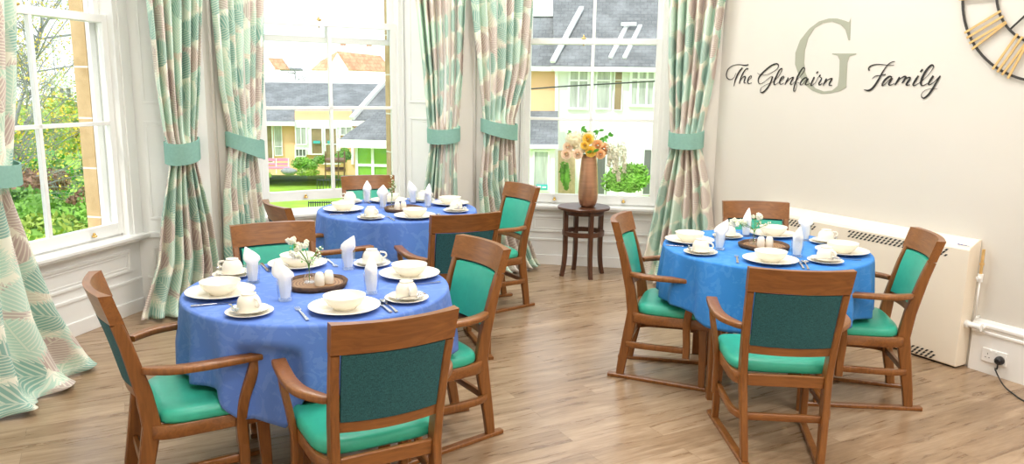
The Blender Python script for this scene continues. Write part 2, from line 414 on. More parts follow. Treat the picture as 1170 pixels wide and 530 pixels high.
# windows --------------------------------------------------------------
def lw(mb, k, u0, u1, n0, n1, z0, z1):
    a, b, c, d = (WP(k,u,n) for u, n in ((u0,n0),(u1,n0),(u1,n1),(u0,n1)))
    mb.prism([(p.x,p.y) for p in (a,b,c,d)], z0, z1); return mb
for k in (1,2,3):
    w = WIN[k]; aL, aR = w['a']; gL, gR = w['g']; up = w['up']; mid = (gL+gR)/2
    root = thing('window_%d' % k, None, None, (0,0,0), kind='structure')
    st = .05
    mb = MB()   # box frame with architrave steps
    lw(mb,k,aL,gL-st,.47,.66,.575,TOPZ); lw(mb,k,gR+st,aR,.47,.66,.575,TOPZ); lw(mb,k,gL-st,gR+st,.47,.66,TOPZ-.14,TOPZ)
    lw(mb,k,aL,gL-st-.035,.455,.47,.60,TOPZ); lw(mb,k,gR+st+.035,aR,.455,.47,.60,TOPZ)
    lw(mb,k,gL-.05,gL-.02,.66,.668,.6,TOPZ-.1); lw(mb,k,gR-.005,gR+.05,.625,.70,.6,TOPZ-.1) if k == 1 else None
    mb.build('frame', M['sash'], root, bevel=.004)
    mb = MB(); lw(mb,k,aL-.01,aR+.01,.40,.54,.578,.605); lw(mb,k,aL-.008,aR+.008,.415,.48,.56,.578)
    lw(mb,k,gL-st,gR+st,.54,.70,.575,.617)
    mb.build('sill', M['white'], root, bevel=.006)
    # lower sash
    lo = MB(); z0 = .62+up; zb = .705+up; zm = 1.43+up; zt = 2.165+up
    lw(lo,k,gL-st,gL,.52,.56,z0,zt+.02); lw(lo,k,gR,gR+st,.52,.56,z0,zt+.02)
    lw(lo,k,gL,gR,.52,.56,z0,zb); lw(lo,k,gL,gR,.52,.56,zt-.035,zt+.02)
    lw(lo,k,mid-.014,mid+.014,.522,.558,zb,zt-.035); lw(lo,k,gL,gR,.522,.558,zm-.014,zm+.014)
    s1 = lo.build('lower_sash', M['sash'], root, bevel=.003)
    p = MB(); lw(p,k,gL,gR,.538,.541,zb,zt-.03); p.build('pane', M['pane'], s1)
    hi = MB(); z0 = 2.13 - up*.5; zt2 = TOPZ-.14; zm2 = 2.9
    lw(hi,k,gL-st,gL,.58,.62,z0,zt2); lw(hi,k,gR,gR+st,.58,.62,z0,zt2); lw(hi,k,gL,gR,.58,.62,z0,z0+.05); lw(hi,k,gL,gR,.58,.62,zt2-.06,zt2)
    lw(hi,k,mid-.014,mid+.014,.582,.618,z0+.05,zt2-.06); lw(hi,k,gL,gR,.582,.618,zm2-.014,zm2+.014)
    s2 = hi.build('upper_sash', M['sash'], root, bevel=.003)
    p = MB(); lw(p,k,gL,gR,.598,.601,z0+.05,zt2-.06); p.build('pane', M['pane'], s2)
    # brass lifts and fastener
    for uu in ((gL+(gR-gL)*.22, gL+(gR-gL)*.79) if k != 2 else (gL+(gR-gL)*.27, gL+(gR-gL)*.79)):
        b = MB(); q = WP(k, uu, .505, .65+up)
        b.blob(q, .017, 10, 6, (1.2,1.0,.6)); b.blob(q + Vector((0,0,.014)), .011, 8, 6)
        b.build('sash_lift', M['brass'], root, smooth=True)
    b = MB(); q = WP(k, mid-.09, .53, 2.185+up); b.blob(q, .02, 10, 6, (1.3,1,.6)); b.tube([q, q+Vector((0,0,.03))], .007, 8); b.tube([q+Vector((0,0,-.07)), q], .006, 8)
    b.build('sash_fastener', M['brass'], root, smooth=True)
# panelled joinery: aprons and splayed reveals -----------------------------
def pframe(mb, A, B, z0, z1, wd=.022, th=.014, nrm=None):
    """raised rectangular moulding on the wall stretch A-B"""
    d = (B-A).normalized(); n = nrm
    for (p, q, a, b) in ((A,B,z0,z0+wd),(A,B,z1-wd,z1),(A,A+d*wd,z0+wd,z1-wd),(B-d*wd,B,z0+wd,z1-wd)):
        c = [p+n*.0005, q+n*.0005, q+n*th, p+n*th]; mb.prism([(v.x,v.y) for v in c], a, b)
def pstrip(mb, A, B, z0, z1, th, n):
    c = [A+n*.0005, B+n*.0005, B+n*th, A+n*th]; mb.prism([(v.x,v.y) for v in c], z0, z1)
ti = 1
for k in (1,2,3):
    w = WIN[k]; aL, aR = w['a']; nin = -outn(w['az'])
    mb = MB(); A, B = WP(k,aL+.01,REC), WP(k,aR-.01,REC); d = (B-A).normalized()
    pframe(mb, A+d*.10, B-d*.10, .325, .49, .02, .016, nin); pframe(mb, A+d*.135, B-d*.135, .355, .46, .012, .008, nin)
    pstrip(mb, A, B, .0, .10, .022, nin); pstrip(mb, A, B, .24, .262, .018, nin); pstrip(mb, A, B, .10, .24, .010, nin); pstrip(mb, A, B, .535, .56, .012, nin)
    tag(mb.build('trim_%d' % ti, M['white'], bevel=.003), kind='structure'); ti += 1
    for side in (0,1):
        A, B = (WP(k,aL,.455), WP(k,aL-SPL+.03,.07)) if side == 0 else (WP(k,aR,.455), WP(k,aR+SPL-.03,.07))
        d = (B-A).normalized(); n = Vector((d.y,-d.x,0));
        if n.dot(nin) < 0: n = -n
        # face sits a little proud of the splayed reveal
        off = n*.0
        A = WP(k, (aL if side == 0 else aR), REC) + d*.045; B = WP(k,(aL-SPL if side==0 else aR+SPL),0) - d*.02
        mb = MB()
        a, b = A+d*.05, B-d*.05
        for z0, z1 in ((.325,.49),(.70,1.44),(1.57,3.45)):
            pframe(mb, a, b, z0, z1, .02, .014, n); pframe(mb, a+d*.03, b-d*.03, z0+.03, z1-.03, .01, .008, n)
        pstrip(mb, A, B, 0, .10, .02, n); pstrip(mb, A, B, .24, .262, .016, n); pstrip(mb, A, B, .10,.24,.009,n); pstrip(mb, A, B, .565, .605, .03, n)
        tag(mb.build('trim_%d' % ti, M['white'], bevel=.003), kind='structure'); ti += 1
# white paint facing for reveals and aprons (woodwork is painted whiter than the wall)
for k in (1,2,3):
    w = WIN[k]; aL, aR = w['a']; nin = -outn(w['az']); mb = MB()
    pstrip(mb, WP(k,aL,REC), WP(k,aR,REC), 0, .574, .003, nin)
    for side in (0,1):
        A = WP(k, (aL if side == 0 else aR), REC-.002); B = WP(k,(aL-SPL if side==0 else aR+SPL),.0)
        d = (B-A).normalized(); n = Vector((d.y,-d.x,0))
        if n.dot(nin) < 0: n = -n
        pstrip(mb, A, B, 0, TOPZ, .003, n)
    tag(mb.build('trim_%d' % ti, M['white']), kind='structure'); ti += 1
# vertical bead on the pier corners between windows
for c, k in ((C12,1),(C23,2)):
    mb = MB(); mb.tube([c + Vector((0,-.004,0)), c + Vector((0,-.004,CEILZ))], .016, 8)
    tag(mb.build('trim_%d' % ti, M['wall'], smooth=True), kind='structure'); ti += 1

# skirting on the right wall ---------------------------------------------
def skirt(name, P0, P1, n):
    mb = MB()
    prof = [(0,0),(.022,0),(.022,.245),(.030,.250),(.030,.262),(.024,.268),(.024,.285),(.034,.292),(.034,.306),(.020,.316),(.012,.333),(0,.333)]
    d = (P1-P0); mb.extr(prof, P0, n, Vector((0,0,1)), d)
    return tag(mb.build(name, M['white']), kind='structure')
skirt('baseboard_right', RWP(-.005,0,.001), RWP(5.9,0,.001), -outn(AZR))
skirt('baseboard_right_corner', RWP(-2.3,0,.001), RWP(-1.80,0,.001), -outn(AZR))
skirt('baseboard_left', C01 + dl*6.9 - nl*.001, C01 + dl*.1 - nl*.001, -nl)

# ------------------------------------------------------------------ curtains
PL = {1: (WP(1,-2.12,-.10), WP(1,-1.36,.02)),  # (pier end, window end) plan points of each curtain's plane
      2: (WP(1,-.02,-.10), WP(1,-.62,.34)),
      3: (WP(2,-2.21,-.10), WP(2,-1.62,.22)),
      4: (WP(2,-.03,-.10), WP(2,-.62,.22)),
      5: (WP(3,-2.12,-.10), WP(3,-1.60,.36)),
      6: (WP(3,-.03,-.09), WP(3,-.60,.02))}
CUR = {  # rows: (y, xL, xR); index of the two tieback rows
 1: [(-60,-95,17),(0,-80,20),(100,-62,20),(182,-52,15),(212,-50,8),(250,-62,24),(350,-95,64),(412,-120,106)],
 2: [(-60,158,228),(0,167,231),(100,178.5,228),(157,187.6,224.6),(185,193.5,224),(250,183,240),(300,178,247),(352,160,246)],
 3: [(-60,240,304),(0,241,302),(100,251,300),(152,261.5,298),(176,262,293),(216,258,299),(290,260,306),(338,264,310)],
 4: [(-60,470,529),(0,475,532),(83,484,529),(145,489,524),(161,492,523),(216,485,525),(290,478,526),(318,474,526)],
 5: [(-60,542,614),(0,539,610),(83,546,604),(136,551,588),(156,552,587),(210,546,589),(270,549,601),(303,552,612)],
 6: [(-60,766,836),(0,765,829),(85,764,817),(149,766,803),(167,767,801),(215,754,810.5),(280,740,817),(322,730,822)]}
CL = {1: 'leaf print curtain at the far left edge of the photo, beside the left window',
      2: 'leaf print curtain on the right of the left window, with mauve leaf bands',
      3: 'leaf print curtain on the left of the centre window',
      4: 'leaf print curtain on the right of the centre window',
      5: 'leaf print curtain on the left of the right-hand window',
      6: 'leaf print curtain between the right-hand window and the lettered wall'}
NF = {1: 6, 2: 6, 3: 7, 4: 7, 5: 7, 6: 6}
for k in range(1,7):
    pp, pw = PL[k]; pl, pr = (pp, pw) if k in (1,3,5) else (pw, pp)
    dvec = (pr-pl).normalized(); nrm = Vector((dvec.y, -dvec.x, 0))
    if nrm.dot(Vector((0,-1,0))) < 0: nrm = -nrm
    rowsL, rowsR = [], []
    for (y, xl, xr) in CUR[k]:
        a = onplane(xl, y, pl, nrm); b = onplane(xr, y, pl, nrm)
        rowsL.append((a.z, (a-pl).dot(dvec))); rowsR.append((b.z, (b-pl).dot(dvec)))
    rowsL.sort(); rowsR.sort()
    ztie = (rowsL[3][0] + rowsL[4][0])/2; ztT = max(rowsL[4][0], rowsR[4][0]); ztB = min(rowsL[3][0], rowsR[3][0])
    ztie = (ztT+ztB)/2
    rg = random.Random(k*13); nf = NF[k]; nc = nf*14+1; nz = 74
    ph = [rg.uniform(-.9,.9) for _ in range(nf+1)]; am = [rg.uniform(.7,1.25) for _ in range(nf+1)]
    rows = []; uvs = []
    zt = 3.62; zs = [zt*(1-i/(nz-1)) for i in range(nz)]
    acc = 0
    for z in zs:
        z_ = max(z, .012)
        uL, uR = lerp_tab(rowsL, max(z_,.03)), lerp_tab(rowsR, max(z_,.03))
        dist = abs(z - ztie); pin = math.exp(-(dist/.10)**2); flare = max(0, (ztie-z)/ztie)
        amp = (.034 + .024*min(1, dist/.8)) * (1-.62*pin) + .018*flare**2
        row = []
        for j in range(nc):
            s_ = j/(nc-1); fi = s_*nf; i0 = int(min(fi, nf-1)); ff = fi - i0
            phs = ph[i0]*(1-ff) + ph[i0+1]*ff; a_ = am[i0]*(1-ff) + am[i0+1]*ff
            sw = s_ + .018*math.sin(2*PI*s_*2.3 + z*1.1 + k) * math.sin(PI*s_)
            u = uL + (uR-uL)*sw
            wv = math.sin(2*PI*nf*s_ + phs*1.3 + .5*math.sin(z*1.6+phs*3))
            n = amp*a_*(wv + .17*math.sin(2*PI*nf*2*s_ + phs*2 + z))
            # gentle turn-back of the edges at the tieback, and puddling at the hem
            n += .05*pin*(1-(2*s_-1)**2) + .10*flare**3*(.35+.5*math.sin(PI*s_))
            p = pl + dvec*u + nrm*n
            zz = z_
            if z < .10: 
                t_ = (.10-z)/.10; p = p + nrm*(.05*t_*(.3+math.sin(PI*s_))*(1+.4*math.sin(3*PI*s_+k))); zz = .012 + .088*(1-t_)**1.6 + .014*t_*(1+wv)
            p.z = zz
            if k != 1 and k in (2,3,4,5,6): pass
            row.append(p)
        rows.append(row)
    mb = MB(); mb.grid(rows)
    root = thing('curtain', CL[k] + '', 'curtain', (0,0,0))
    o = mb.build('drape', M['curtain'], root, smooth=True, recalc=False)
    uvl = o.data.uv_layers.new(name='uv'); wfull = 1.30
    for poly in o.data.polygons:
        for li in poly.loop_indices:
            vi = o.data.loops[li].vertex_index; i, j = divmod(vi, nc)
            uvl.data[li].uv = (j/(nc-1)*wfull + k*.43, zs[i] + k*.31)
    so = o.modifiers.new('thick', 'SOLIDIFY'); so.thickness = .003
    # tieback band: curved strip round the gathered cloth
    band = []; segs = 24
    hL = (lerp_tab(rowsL, ztie), lerp_tab(rowsR, ztie))
    # slanted: heights from the photograph at left and right ends
    TY = {1:(183,212,183,206), 2:(162,187,156,179), 3:(150,167,159,181), 4:(145,162,144,160), 5:(135,150,141,159), 6:(149,166,149,168)}[k]
    zz4 = [onplane(CUR[k][3][1 if i < 2 else 2], y_, pl, nrm).z for i, y_ in enumerate(TY)]
    zl1, zl0, zr1, zr0 = zz4
    uc, hw = (hL[0]+hL[1])/2, (hL[1]-hL[0])/2 + .012
    mb = MB(); rws = []
    for i in range(segs):
        a = 2*PI*i/segs; cu = math.cos(a); sn = math.sin(a); f = (cu+1)/2
        sag = .02*max(0,-sn)*1.2
        z1 = zl1*(1-f) + zr1*f - sag; z0 = zl0*(1-f) + zr0*f - sag
        q = pl + dvec*(uc + hw*cu) + nrm*(-sn*.105 + .012 )
        tv = .006
        rws.append((q, z0, z1))
    vin = []; vout = []
    for q, z0, z1 in rws:
        cen = pl + dvec*uc; rad = Vector((q.x-cen.x, q.y-cen.y, 0)).normalized()
        vin.append((q, z0, z1, rad))
    n_ = len(vin); vs = []
    for q, z0, z1, rad in vin:
        vs += [(q.x,q.y,z0),(q.x,q.y,z1),(q.x+rad.x*.008,q.y+rad.y*.008,z0),(q.x+rad.x*.008,q.y+rad.y*.008,z1)]
    fs = []
    for i in range(n_):
        a, b = i*4, ((i+1)%n_)*4
        fs += [(a,b,b+1,a+1),(a+2,a+3,b+3,b+2),(a,a+2,b+2,b),(a+1,b+1,b+3,a+3)]
    mb.add(vs, fs)
    mb.build('tieback', M['tieback'], root, smooth=False, angle=50)

# ------------------------------------------------------------------ dining chair
def back_y(z):
    return lerp_tab([(0,-.275),(.10,-.262),(.25,-.235),(.42,-.205),(.55,-.222),(.75,-.27),(.96,-.335)], z)
def curved(x, z, bulge=.038): return back_y(z) - bulge*(1-(x/.21)**2) + .0
def make_chair():
    root = thing('dining_chair', None, 'chair')
    W_, Wh = M['wood'], M['woodh']
    for s in (-1,1):
        zs = [.022,.06,.12,.2,.28,.36,.42,.48,.56,.66,.76,.846]
        pts = [(s*lerp_tab([(0,.172),(.42,.192),(.96,.211)], z), back_y(z), z) for z in zs]
        whs = [(.032, lerp_tab([(0,.046),(.2,.056),(.42,.068),(.6,.058),(.96,.034)], z)) for z in zs]
        mb = MB(); mb.sweep(pts, whs, up=(0,1,0), chamfer=.005); mb.build('back_post', W_, root, angle=40)
        mb = MB(); mb.sweep([(s*.166,-.345,.011),(s*.236,.30,.011)], (.038,.022), chamfer=.004); mb.build('runner', W_, root, angle=40)
        mb = MB(); mb.sweep([(s*.226,.215,.022),(s*.224,.212,.2),(s*.218,.205,.368)], [(.034,.036),(.036,.05)], up=(0,1,0), chamfer=.004); mb.build('front_leg', W_, root, angle=40)
        mb = MB(); pts = smoothpath([(s*.208,back_y(.655)+.03,.655),(s*.232,-.195,.657),(s*.276,-.12,.66),(s*.292,-.02,.662),(s*.290,.10,.664),(s*.282,.21,.664)], 5)
        n = len(pts); whs = [(.032+.024*min(1,i/(n*.4)), .026) for i in range(n)]
        mb.sweep(pts, whs, up=(0,0,1), chamfer=.0045); mb.build('armrest', W_, root, angle=50)
        mb = MB(); pts = smoothpath([(s*.283,.178,.651),(s*.281,.155,.58),(s*.267,.125,.48),(s*.256,.115,.38),(s*.256,.12,.28),(s*.256,.12,.195)], 4)
        mb.sweep(pts, [(.026,.044),(.026,.04)], up=(0,1,0), chamfer=.004); mb.build('arm_post', W_, root, angle=45)
        mb = MB(); pts = smoothpath([(s*.188,-.235,.225),(s*.208,-.205,.226),(s*.226,-.15,.228),(s*.232,0,.23),(s*.236,.14,.232)], 4)
        mb.sweep(pts, (.024,.034), chamfer=.003); mb.build('side_stretcher', W_, root, angle=45)
    mb = MB(); mb.sweep([(-.18,-.235,.225),(.18,-.235,.225)], (.022,.034), chamfer=.003); mb.build('rear_stretcher', Wh, root, angle=45)
    # seat frame: bowed side rails, back and front rail
    mb = MB()
    for s in (-1,1):
        mb.sweep(smoothpath([(s*.16,-.212,.397),(s*.196,-.200,.397),(s*.222,-.165,.397),(s*.231,-.1,.397),(s*.236,.1,.397),(s*.238,.225,.397)], 5), (.022,.056), chamfer=.003)
    mb.sweep([(-.17,-.212,.397),(.17,-.212,.397)], (.022,.056), chamfer=.003)
    mb.sweep([(-.248,.232,.397),(.248,.232,.397)], (.022,.056), chamfer=.003)
    mb.build('seat_frame', Wh, root, angle=45)
    # seat cushion
    out = smoothpath([(0,-.19),(-.13,-.188),(-.205,-.165),(-.238,-.10),(-.246,.05),(-.244,.19),(-.20,.238),(0,.246),(.20,.238),(.244,.19),(.246,.05),(.238,-.10),(.205,-.165),(.13,-.188),(0,-.19)], 4)[:-1] if False else None
    base = [(0,-.19),(-.13,-.188),(-.205,-.165),(-.238,-.10),(-.246,.05),(-.244,.19),(-.20,.238),(0,.246),(.20,.238),(.244,.19),(.246,.05),(.238,-.10),(.205,-.165),(.13,-.188),(0,-.19)]
    ring = [Vector((p.x,p.y,0)) for p in smoothpath([(a,b,0) for a,b in base], 4)[:-1]]
    mb = MB(); lev = [(.985,.4255),(1.0,.435),(1.0,.452),(.975,.468),(.92,.477),(.75,.485),(.5,.489),(.2,.490)]
    rows = [[(p.x*k_, (p.y-.02)*k_+.02, z) for p in ring] for k_, z in lev]
    mb.grid(rows, closed=True); n = len(ring); mb.f.append(tuple(range(n))[::-1]); mb.f.append(tuple(len(rows)*n-n+i for i in range(n)))
    mb.build('seat_cushion', M['vinyl'], root, smooth=True)
    # curved rails of the back
    def crail(z0, z1, th, name, mat, xm=.196, dy=0.0, nz=4, bulge=.038, crown=0.0, endth=None):
        endth = endth or th
        mb = MB(); nx = 14; fr = []; bk = []
        for i in range(nz+1):
            z = z0 + (z1-z0)*i/nz; r1, r2 = [], []
            for j in range(nx+1):
                x = (-1+2*j/nx); xx = x*xm*(lerp_tab([(.42,.93),(.96,1.02)], z)); yy = curved(xx, z, bulge) + dy
                zz = z + (crown*(1-x*x) if i == nz else 0)
                tt = th + (endth-th)*x**4
                r1.append((xx, yy+tt/2, zz)); r2.append((xx, yy-tt/2, zz))
            fr.append(r1); bk.append(r2)
        rr = fr + bk[::-1]
        nn = nx+1
        mb.grid([r for r in rr] + [rr[0]])
        L_ = [i*nn for i in range(len(rr))]; mb.f.append(tuple(L_)); mb.f.append(tuple(i+nx for i in L_)[::-1])
        return mb.build(name, mat, root, angle=35)
    crail(.846,.96,.028,'top_rail',Wh, xm=.2225, nz=5, endth=.046)
    crail(.535,.575,.024,'lower_rail',Wh)
    crail(.578,.842,.014,'back_panel',M['teal'], dy=-.008, xm=.186)
    crail(.585,.835,.024,'back_cushion',M['vinyl'], dy=.012, xm=.178, nz=6)
    return root
chair0 = make_chair()
def chair(ox, oy, az, label, group=None):
    global used
    c = chair0 if not used else copy_tree(chair0)
    used = True
    c.location = (ox, oy, 0); c.rotation_euler = (0,0,-R(az)); c['label'] = label
    return c
used = False
def from_top(tx, ty, az, extra=0.0):
    d = dirv(az); return (tx + d.x*.335, ty + d.y*.335)
CH = [
 (*from_top(-1.59,2.87,58), 58, 'left chair of the front left table, seen side on, cloth hanging over its seat'),
 (*from_top(-.386,2.50,-29), -29, 'nearest chair of the front left table, its teal fabric back towards the camera'),
 (-.42,3.60,236, 'right-hand chair of the front left table, turned so its green back shows'),
 (*from_top(-1.335,4.225,153), 153, 'chair on the far side of the front left table, behind the white flowers'),
 (*from_top(-1.54,4.94,55), 55, 'mostly hidden chair left of the back table, only its curved rail showing'),
 (*from_top(-1.25,6.60,162), 162, 'chair on the far side of the back table, under the centre window'),
 (-.20,5.955,238, 'right-hand chair of the back table, beside the curtain and round stand'),
 (*from_top(-.28,4.65,-24), -24, 'near chair of the back table, teal fabric back partly behind a green backrest'),
 (.98,4.53,108, 'left chair of the right-hand table, standing alone on open floor'),
 (1.297,3.61,5, 'nearest chair of the right-hand table, its teal fabric back facing the camera'),
 (1.965,4.235,-79, 'right chair of the right-hand table, in front of the wall heater'),
 (*from_top(1.70,5.34,185), 185, 'far chair of the right-hand table, only rail and green back above tableware')]
for c in CH: chair(*c, None)
for o in list(col.objects):
    if o.get('category') == 'chair': o['group'] = 'wooden armchairs round the dining tables'

# ------------------------------------------------------------------ tables and cloths
TZ = .81
TAB = {1: dict(c=Vector((-.882,3.433,0)), rot=0, legs=(-88,-38,72,171), lr=.42, hem=.365, cloth='cloth', nm='front left table'),
       2: dict(c=Vector((-.863,5.741,0)), rot=0, legs=(72,162,252,342), lr=.40, hem=.42, cloth='cloth', nm='back table'),
       3: dict(c=Vector((1.50,4.475,0)), rot=0, legs=(-136,-78,20,122), lr=.50, hem=.47, cloth='cloth3', nm='right-hand table')}
TR = .585
for k, T in TAB.items():
    c = T['c']
    root = thing('dining_table', {1:'round wooden table under the violet-blue cloth at front left', 2:'round wooden table under the cloth at the back by the centre window', 3:'round wooden table under the bright blue cloth at right, one leg showing'}[k], 'table', c, R(T['rot']), 'round tables under blue cloths')
    mb = MB(); mb.lathe([(0,.765),(TR-.01,.765),(TR,.77),(TR,.795),(TR-.006,.80),(0,.80)], 64); mb.build('tabletop', M['woodh'], root, angle=40)
    mb = MB(); mb.lathe([(.46,.70),(.48,.70),(.48,.764),(.46,.764)], 56, closed=True); mb.build('apron', M['wood'], root, angle=40)
    for i in range(4):
        a = R(T['legs'][i]); lr = T['lr']; x, y = lr*math.cos(a), lr*math.sin(a)
        mb = MB(); mb.sweep([(x,y,0),(x,y,.4),(x,y,.764)], [(.05,.05),(.062,.062)], up=(math.cos(a+.78),math.sin(a+.78),0), chamfer=.004); mb.build('leg', M['wood'], root, angle=40)
    # tablecloth
    seats = []
    for ch in CH:
        d = Vector((ch[0],ch[1],0)) - c
        if d.length < 1.15: seats.append((math.atan2(d.y,d.x), d.length))
    tips = []
    for ch in CH:
        fz = dirv(ch[2]); rz_ = dirv(ch[2]+90)
        for sgn in (-1,1):
            tp_ = Vector((ch[0],ch[1],0)) + rz_*(.285*sgn) + fz*.215 - c
            if .52 < tp_.length < .70: tips.append((math.atan2(tp_.y,tp_.x), tp_.length))
    rg = random.Random(k*5+1); nth = 288; rows = []; uvr = []
    Rc = .594
    fr = [(rg.choice([7,9,11,13]), rg.uniform(0,6.28), rg.uniform(.5,1)) for _ in range(3)]
    def hemz(th):
        h = T['hem'] + .030*math.cos(4*(th-R(45+k*20))) + .012*math.sin(3*th+k)
        for sa, sl in seats:
            dd = abs((th-sa+PI)%(2*PI)-PI)
            wdt = .50 if sl > .55 else .62
            wgt = max(0, min(1, (wdt-dd)/.16)); h = h + (max(h,.515)-h)*wgt*(1 if sl < .80 else 0)
        return h
    for rr in (0,.1,.2,.3,.4,.5,.56):
        rows.append([(rr*math.cos(2*PI*j/nth)+0, rr*math.sin(2*PI*j/nth), TZ) for j in range(nth)]); uvr.append(rr)
    for a in (10,30,50,70,90):
        rad = Rc-.014+.014*math.sin(R(a)); z = TZ-.014*(1-math.cos(R(a)))
        rows.append([(rad*math.cos(2*PI*j/nth), rad*math.sin(2*PI*j/nth), z) for j in range(nth)]); uvr.append(rad)
    nd = 20
    for i in range(1, nd+1):
        t_ = i/nd; row = []
        for j in range(nth):
            th = 2*PI*j/nth; hz = hemz(th); z = (TZ-.014)*(1-t_) + hz*t_; drop = TZ-z
            fold = sum(w_*math.sin(f_*th+p_) for f_, p_, w_ in fr)/2.0
            fold2 = math.sin(16*th + 2.0*math.sin(3*th+k))
            am = min(1, drop/.22)
            rad = Rc + .006*am + .035*drop + am*(.024*fold + .016*fold2) + .003*math.sin(40*th)*am
            for ta, tr_ in tips:
                dd = abs((th-ta+PI)%(2*PI)-PI)
                if dd < .30 and drop > .08:
                    cap = max(.552, tr_ - .045) + max(0, dd-.09)*.55
                    wz = min(1, (drop-.08)/.05)
                    if rad > cap: rad = rad + (cap-rad)*wz
            row.append((rad*math.cos(th), rad*math.sin(th), z))
        rows.append(row); uvr.append(Rc + t_*.38)
    mb = MB(); mb.grid(rows, closed=True)
    o = mb.build('tablecloth', M[T['cloth']], None, smooth=True, recalc=False)
    o.location = c
    uvl = o.data.uv_layers.new(name='uv')
    for poly in o.data.polygons:
        for li in poly.loop_indices:
            vi = o.data.loops[li].vertex_index; i, j = divmod(vi, nth); th = 2*PI*j/nth
            uvl.data[li].uv = (uvr[i]*math.cos(th), uvr[i]*math.sin(th))
    so = o.modifiers.new('thick', 'SOLIDIFY'); so.thickness = .002; so.offset = 1
    tag(o, {1:'violet-blue damask cloth draped over the front left table', 2:'violet-blue damask cloth over the back table by the centre window', 3:'brighter blue damask cloth draped over the right-hand table'}[k], 'tablecloth')

# ------------------------------------------------------------------ tableware meshes
def me_of(mb, name, mat, angle=45, smooth=None):
    me = mb.mesh(name); me.materials.append(mat)
    me.polygons.foreach_set('use_smooth', [True]*len(me.polygons))
    if not smooth: me.set_sharp_from_angle(angle=R(angle))
    return me
dp = MB().lathe([(0,.004),(.055,.004),(.058,0),(.066,0),(.070,.005),(.098,.010),(.138,.020),(.141,.0215),(.141,.0235),(.137,.0235),(.100,.0145),(.092,.0085),(0,.0075)], 48)
dp.v = [(a*1.04,b*1.04,c) for a,b,c in dp.v]
ME_dinner = me_of(dp, 'dinner_plate', M['china'])
ME_side = me_of(MB().lathe([(0,.003),(.035,.003),(.037,0),(.044,0),(.048,.004),(.062,.007),(.092,.014),(.094,.0155),(.094,.017),(.091,.017),(.064,.010),(.060,.0065),(0,.006)], 40), 'side_plate', M['china'])
ME_saucer = me_of(MB().lathe([(0,.003),(.026,.003),(.028,0),(.034,0),(.038,.004),(.050,.007),(.075,.014),(.077,.0155),(.077,.017),(.074,.017),(.0545,.010),(.051,.0065),(0,.006)], 40), 'saucer', M['china'])
BS = 1.05
ME_bowl = me_of(MB().lathe([(0,.006),(.036,.006),(.038,0),(.046,0),(.049,.007),(.066,.018),(.080,.036),(.086,.054),(.0865,.056),(.083,.056),(.077,.038),(.062,.021),(.045,.012),(0,.011)], 48), 'soup_bowl', M['china'])
cupm = MB().lathe([(.0415,0),(.043,.001),(.0435,.014),(.0425,.028),(.039,.041),(.032,.052),(.0265,.0565),(.0265,.063),(.0235,.063),(.0235,.060),(0,.059)], 36)
cupm.tube(smoothpath([(.040,0,.024),(.056,0,.022),(.067,0,.031),(.061,0,.045),(.037,0,.049)], 5), .0045, 8)
cupm.v = [(a*1.1,b*1.1,c*1.12) for a,b,c in cupm.v]
ME_cup = me_of(cupm, 'teacup', M['china'])
ME_glass = me_of(MB().lathe([(0,0),(.028,0),(.030,.004),(.035,.092),(.0335,.092),(.0285,.010),(0,.009)], 32), 'glass_tumbler', M['glass'])
def spoon_mesh(L=.19, bw=.021, bl=.058):
    mb = MB(); rows = []
    N = 9
    for i in range(N+1):
        t_ = i/N; x = L/2-bl + bl*t_; hw = bw*math.sin(PI*min(1,max(.04,t_*.93+.05)))**.6 if 0 < t_ < 1 else .004
        rows.append([(x, hw*q, .006 + .005*(q*q) + .002*math.sin(PI*t_)) for q in (-1,-.5,0,.5,1)])
    for i in range(7):
        t_ = i/6; x = L/2-bl - (L-bl)*t_; hw = .0028 + .004*t_**2
        rows.insert(0, [(x, hw*q, .0045+.004*math.sin(PI*t_)) for q in (-1,-.5,0,.5,1)])
    n0 = len(rows); low = [[(p[0],p[1],p[2]-.0018) for p in r] for r in rows]
    mb.grid(rows); mb.grid(low)
    k = 5; off = n0*k
    for i in range(n0-1):
        mb.f.append((i*k,(i+1)*k,off+(i+1)*k,off+i*k)); mb.f.append((i*k+4,off+i*k+4,off+(i+1)*k+4,(i+1)*k+4))
    return me_of(mb, 'spoon', M['steel'], 60)
ME_spoon = spoon_mesh(); ME_teaspoon = spoon_mesh(.135, .014, .04)
def knife_mesh():
    mb = MB(); mb.sweep([(-.105,0,.004),(-.02,0,.004),(-.005,0,.004)], [(.014,.006),(.008,.006)], chamfer=.001)
    mb.extr([(0,-.006),(.075,-.008),(.098,.004),(.10,.008),(0,.006)], (-.005,0,.003), (1,0,0), (0,1,0), (0,0,.0016)); return me_of(mb, 'knife', M['steel'])
def fork_mesh():
    mb = MB(); mb.sweep([(-.10,0,.004),(0,0,.005),(.045,0,.004)], [(.013,.0025),(.006,.0025)])
    mb.sweep([(.045,0,.004),(.056,0,.004)], [(.008,.002),(.024,.002)])
    for i in range(4): mb.sweep([(.056,-.0095+.0063*i,.004),(.08,-.0095+.0063*i,.003),(.098,-.009+.006*i,.006)], [(.0036,.002),(.0018,.0015)])
    return me_of(mb, 'fork', M['steel'])
ME_knife = knife_mesh(); ME_fork = fork_mesh()
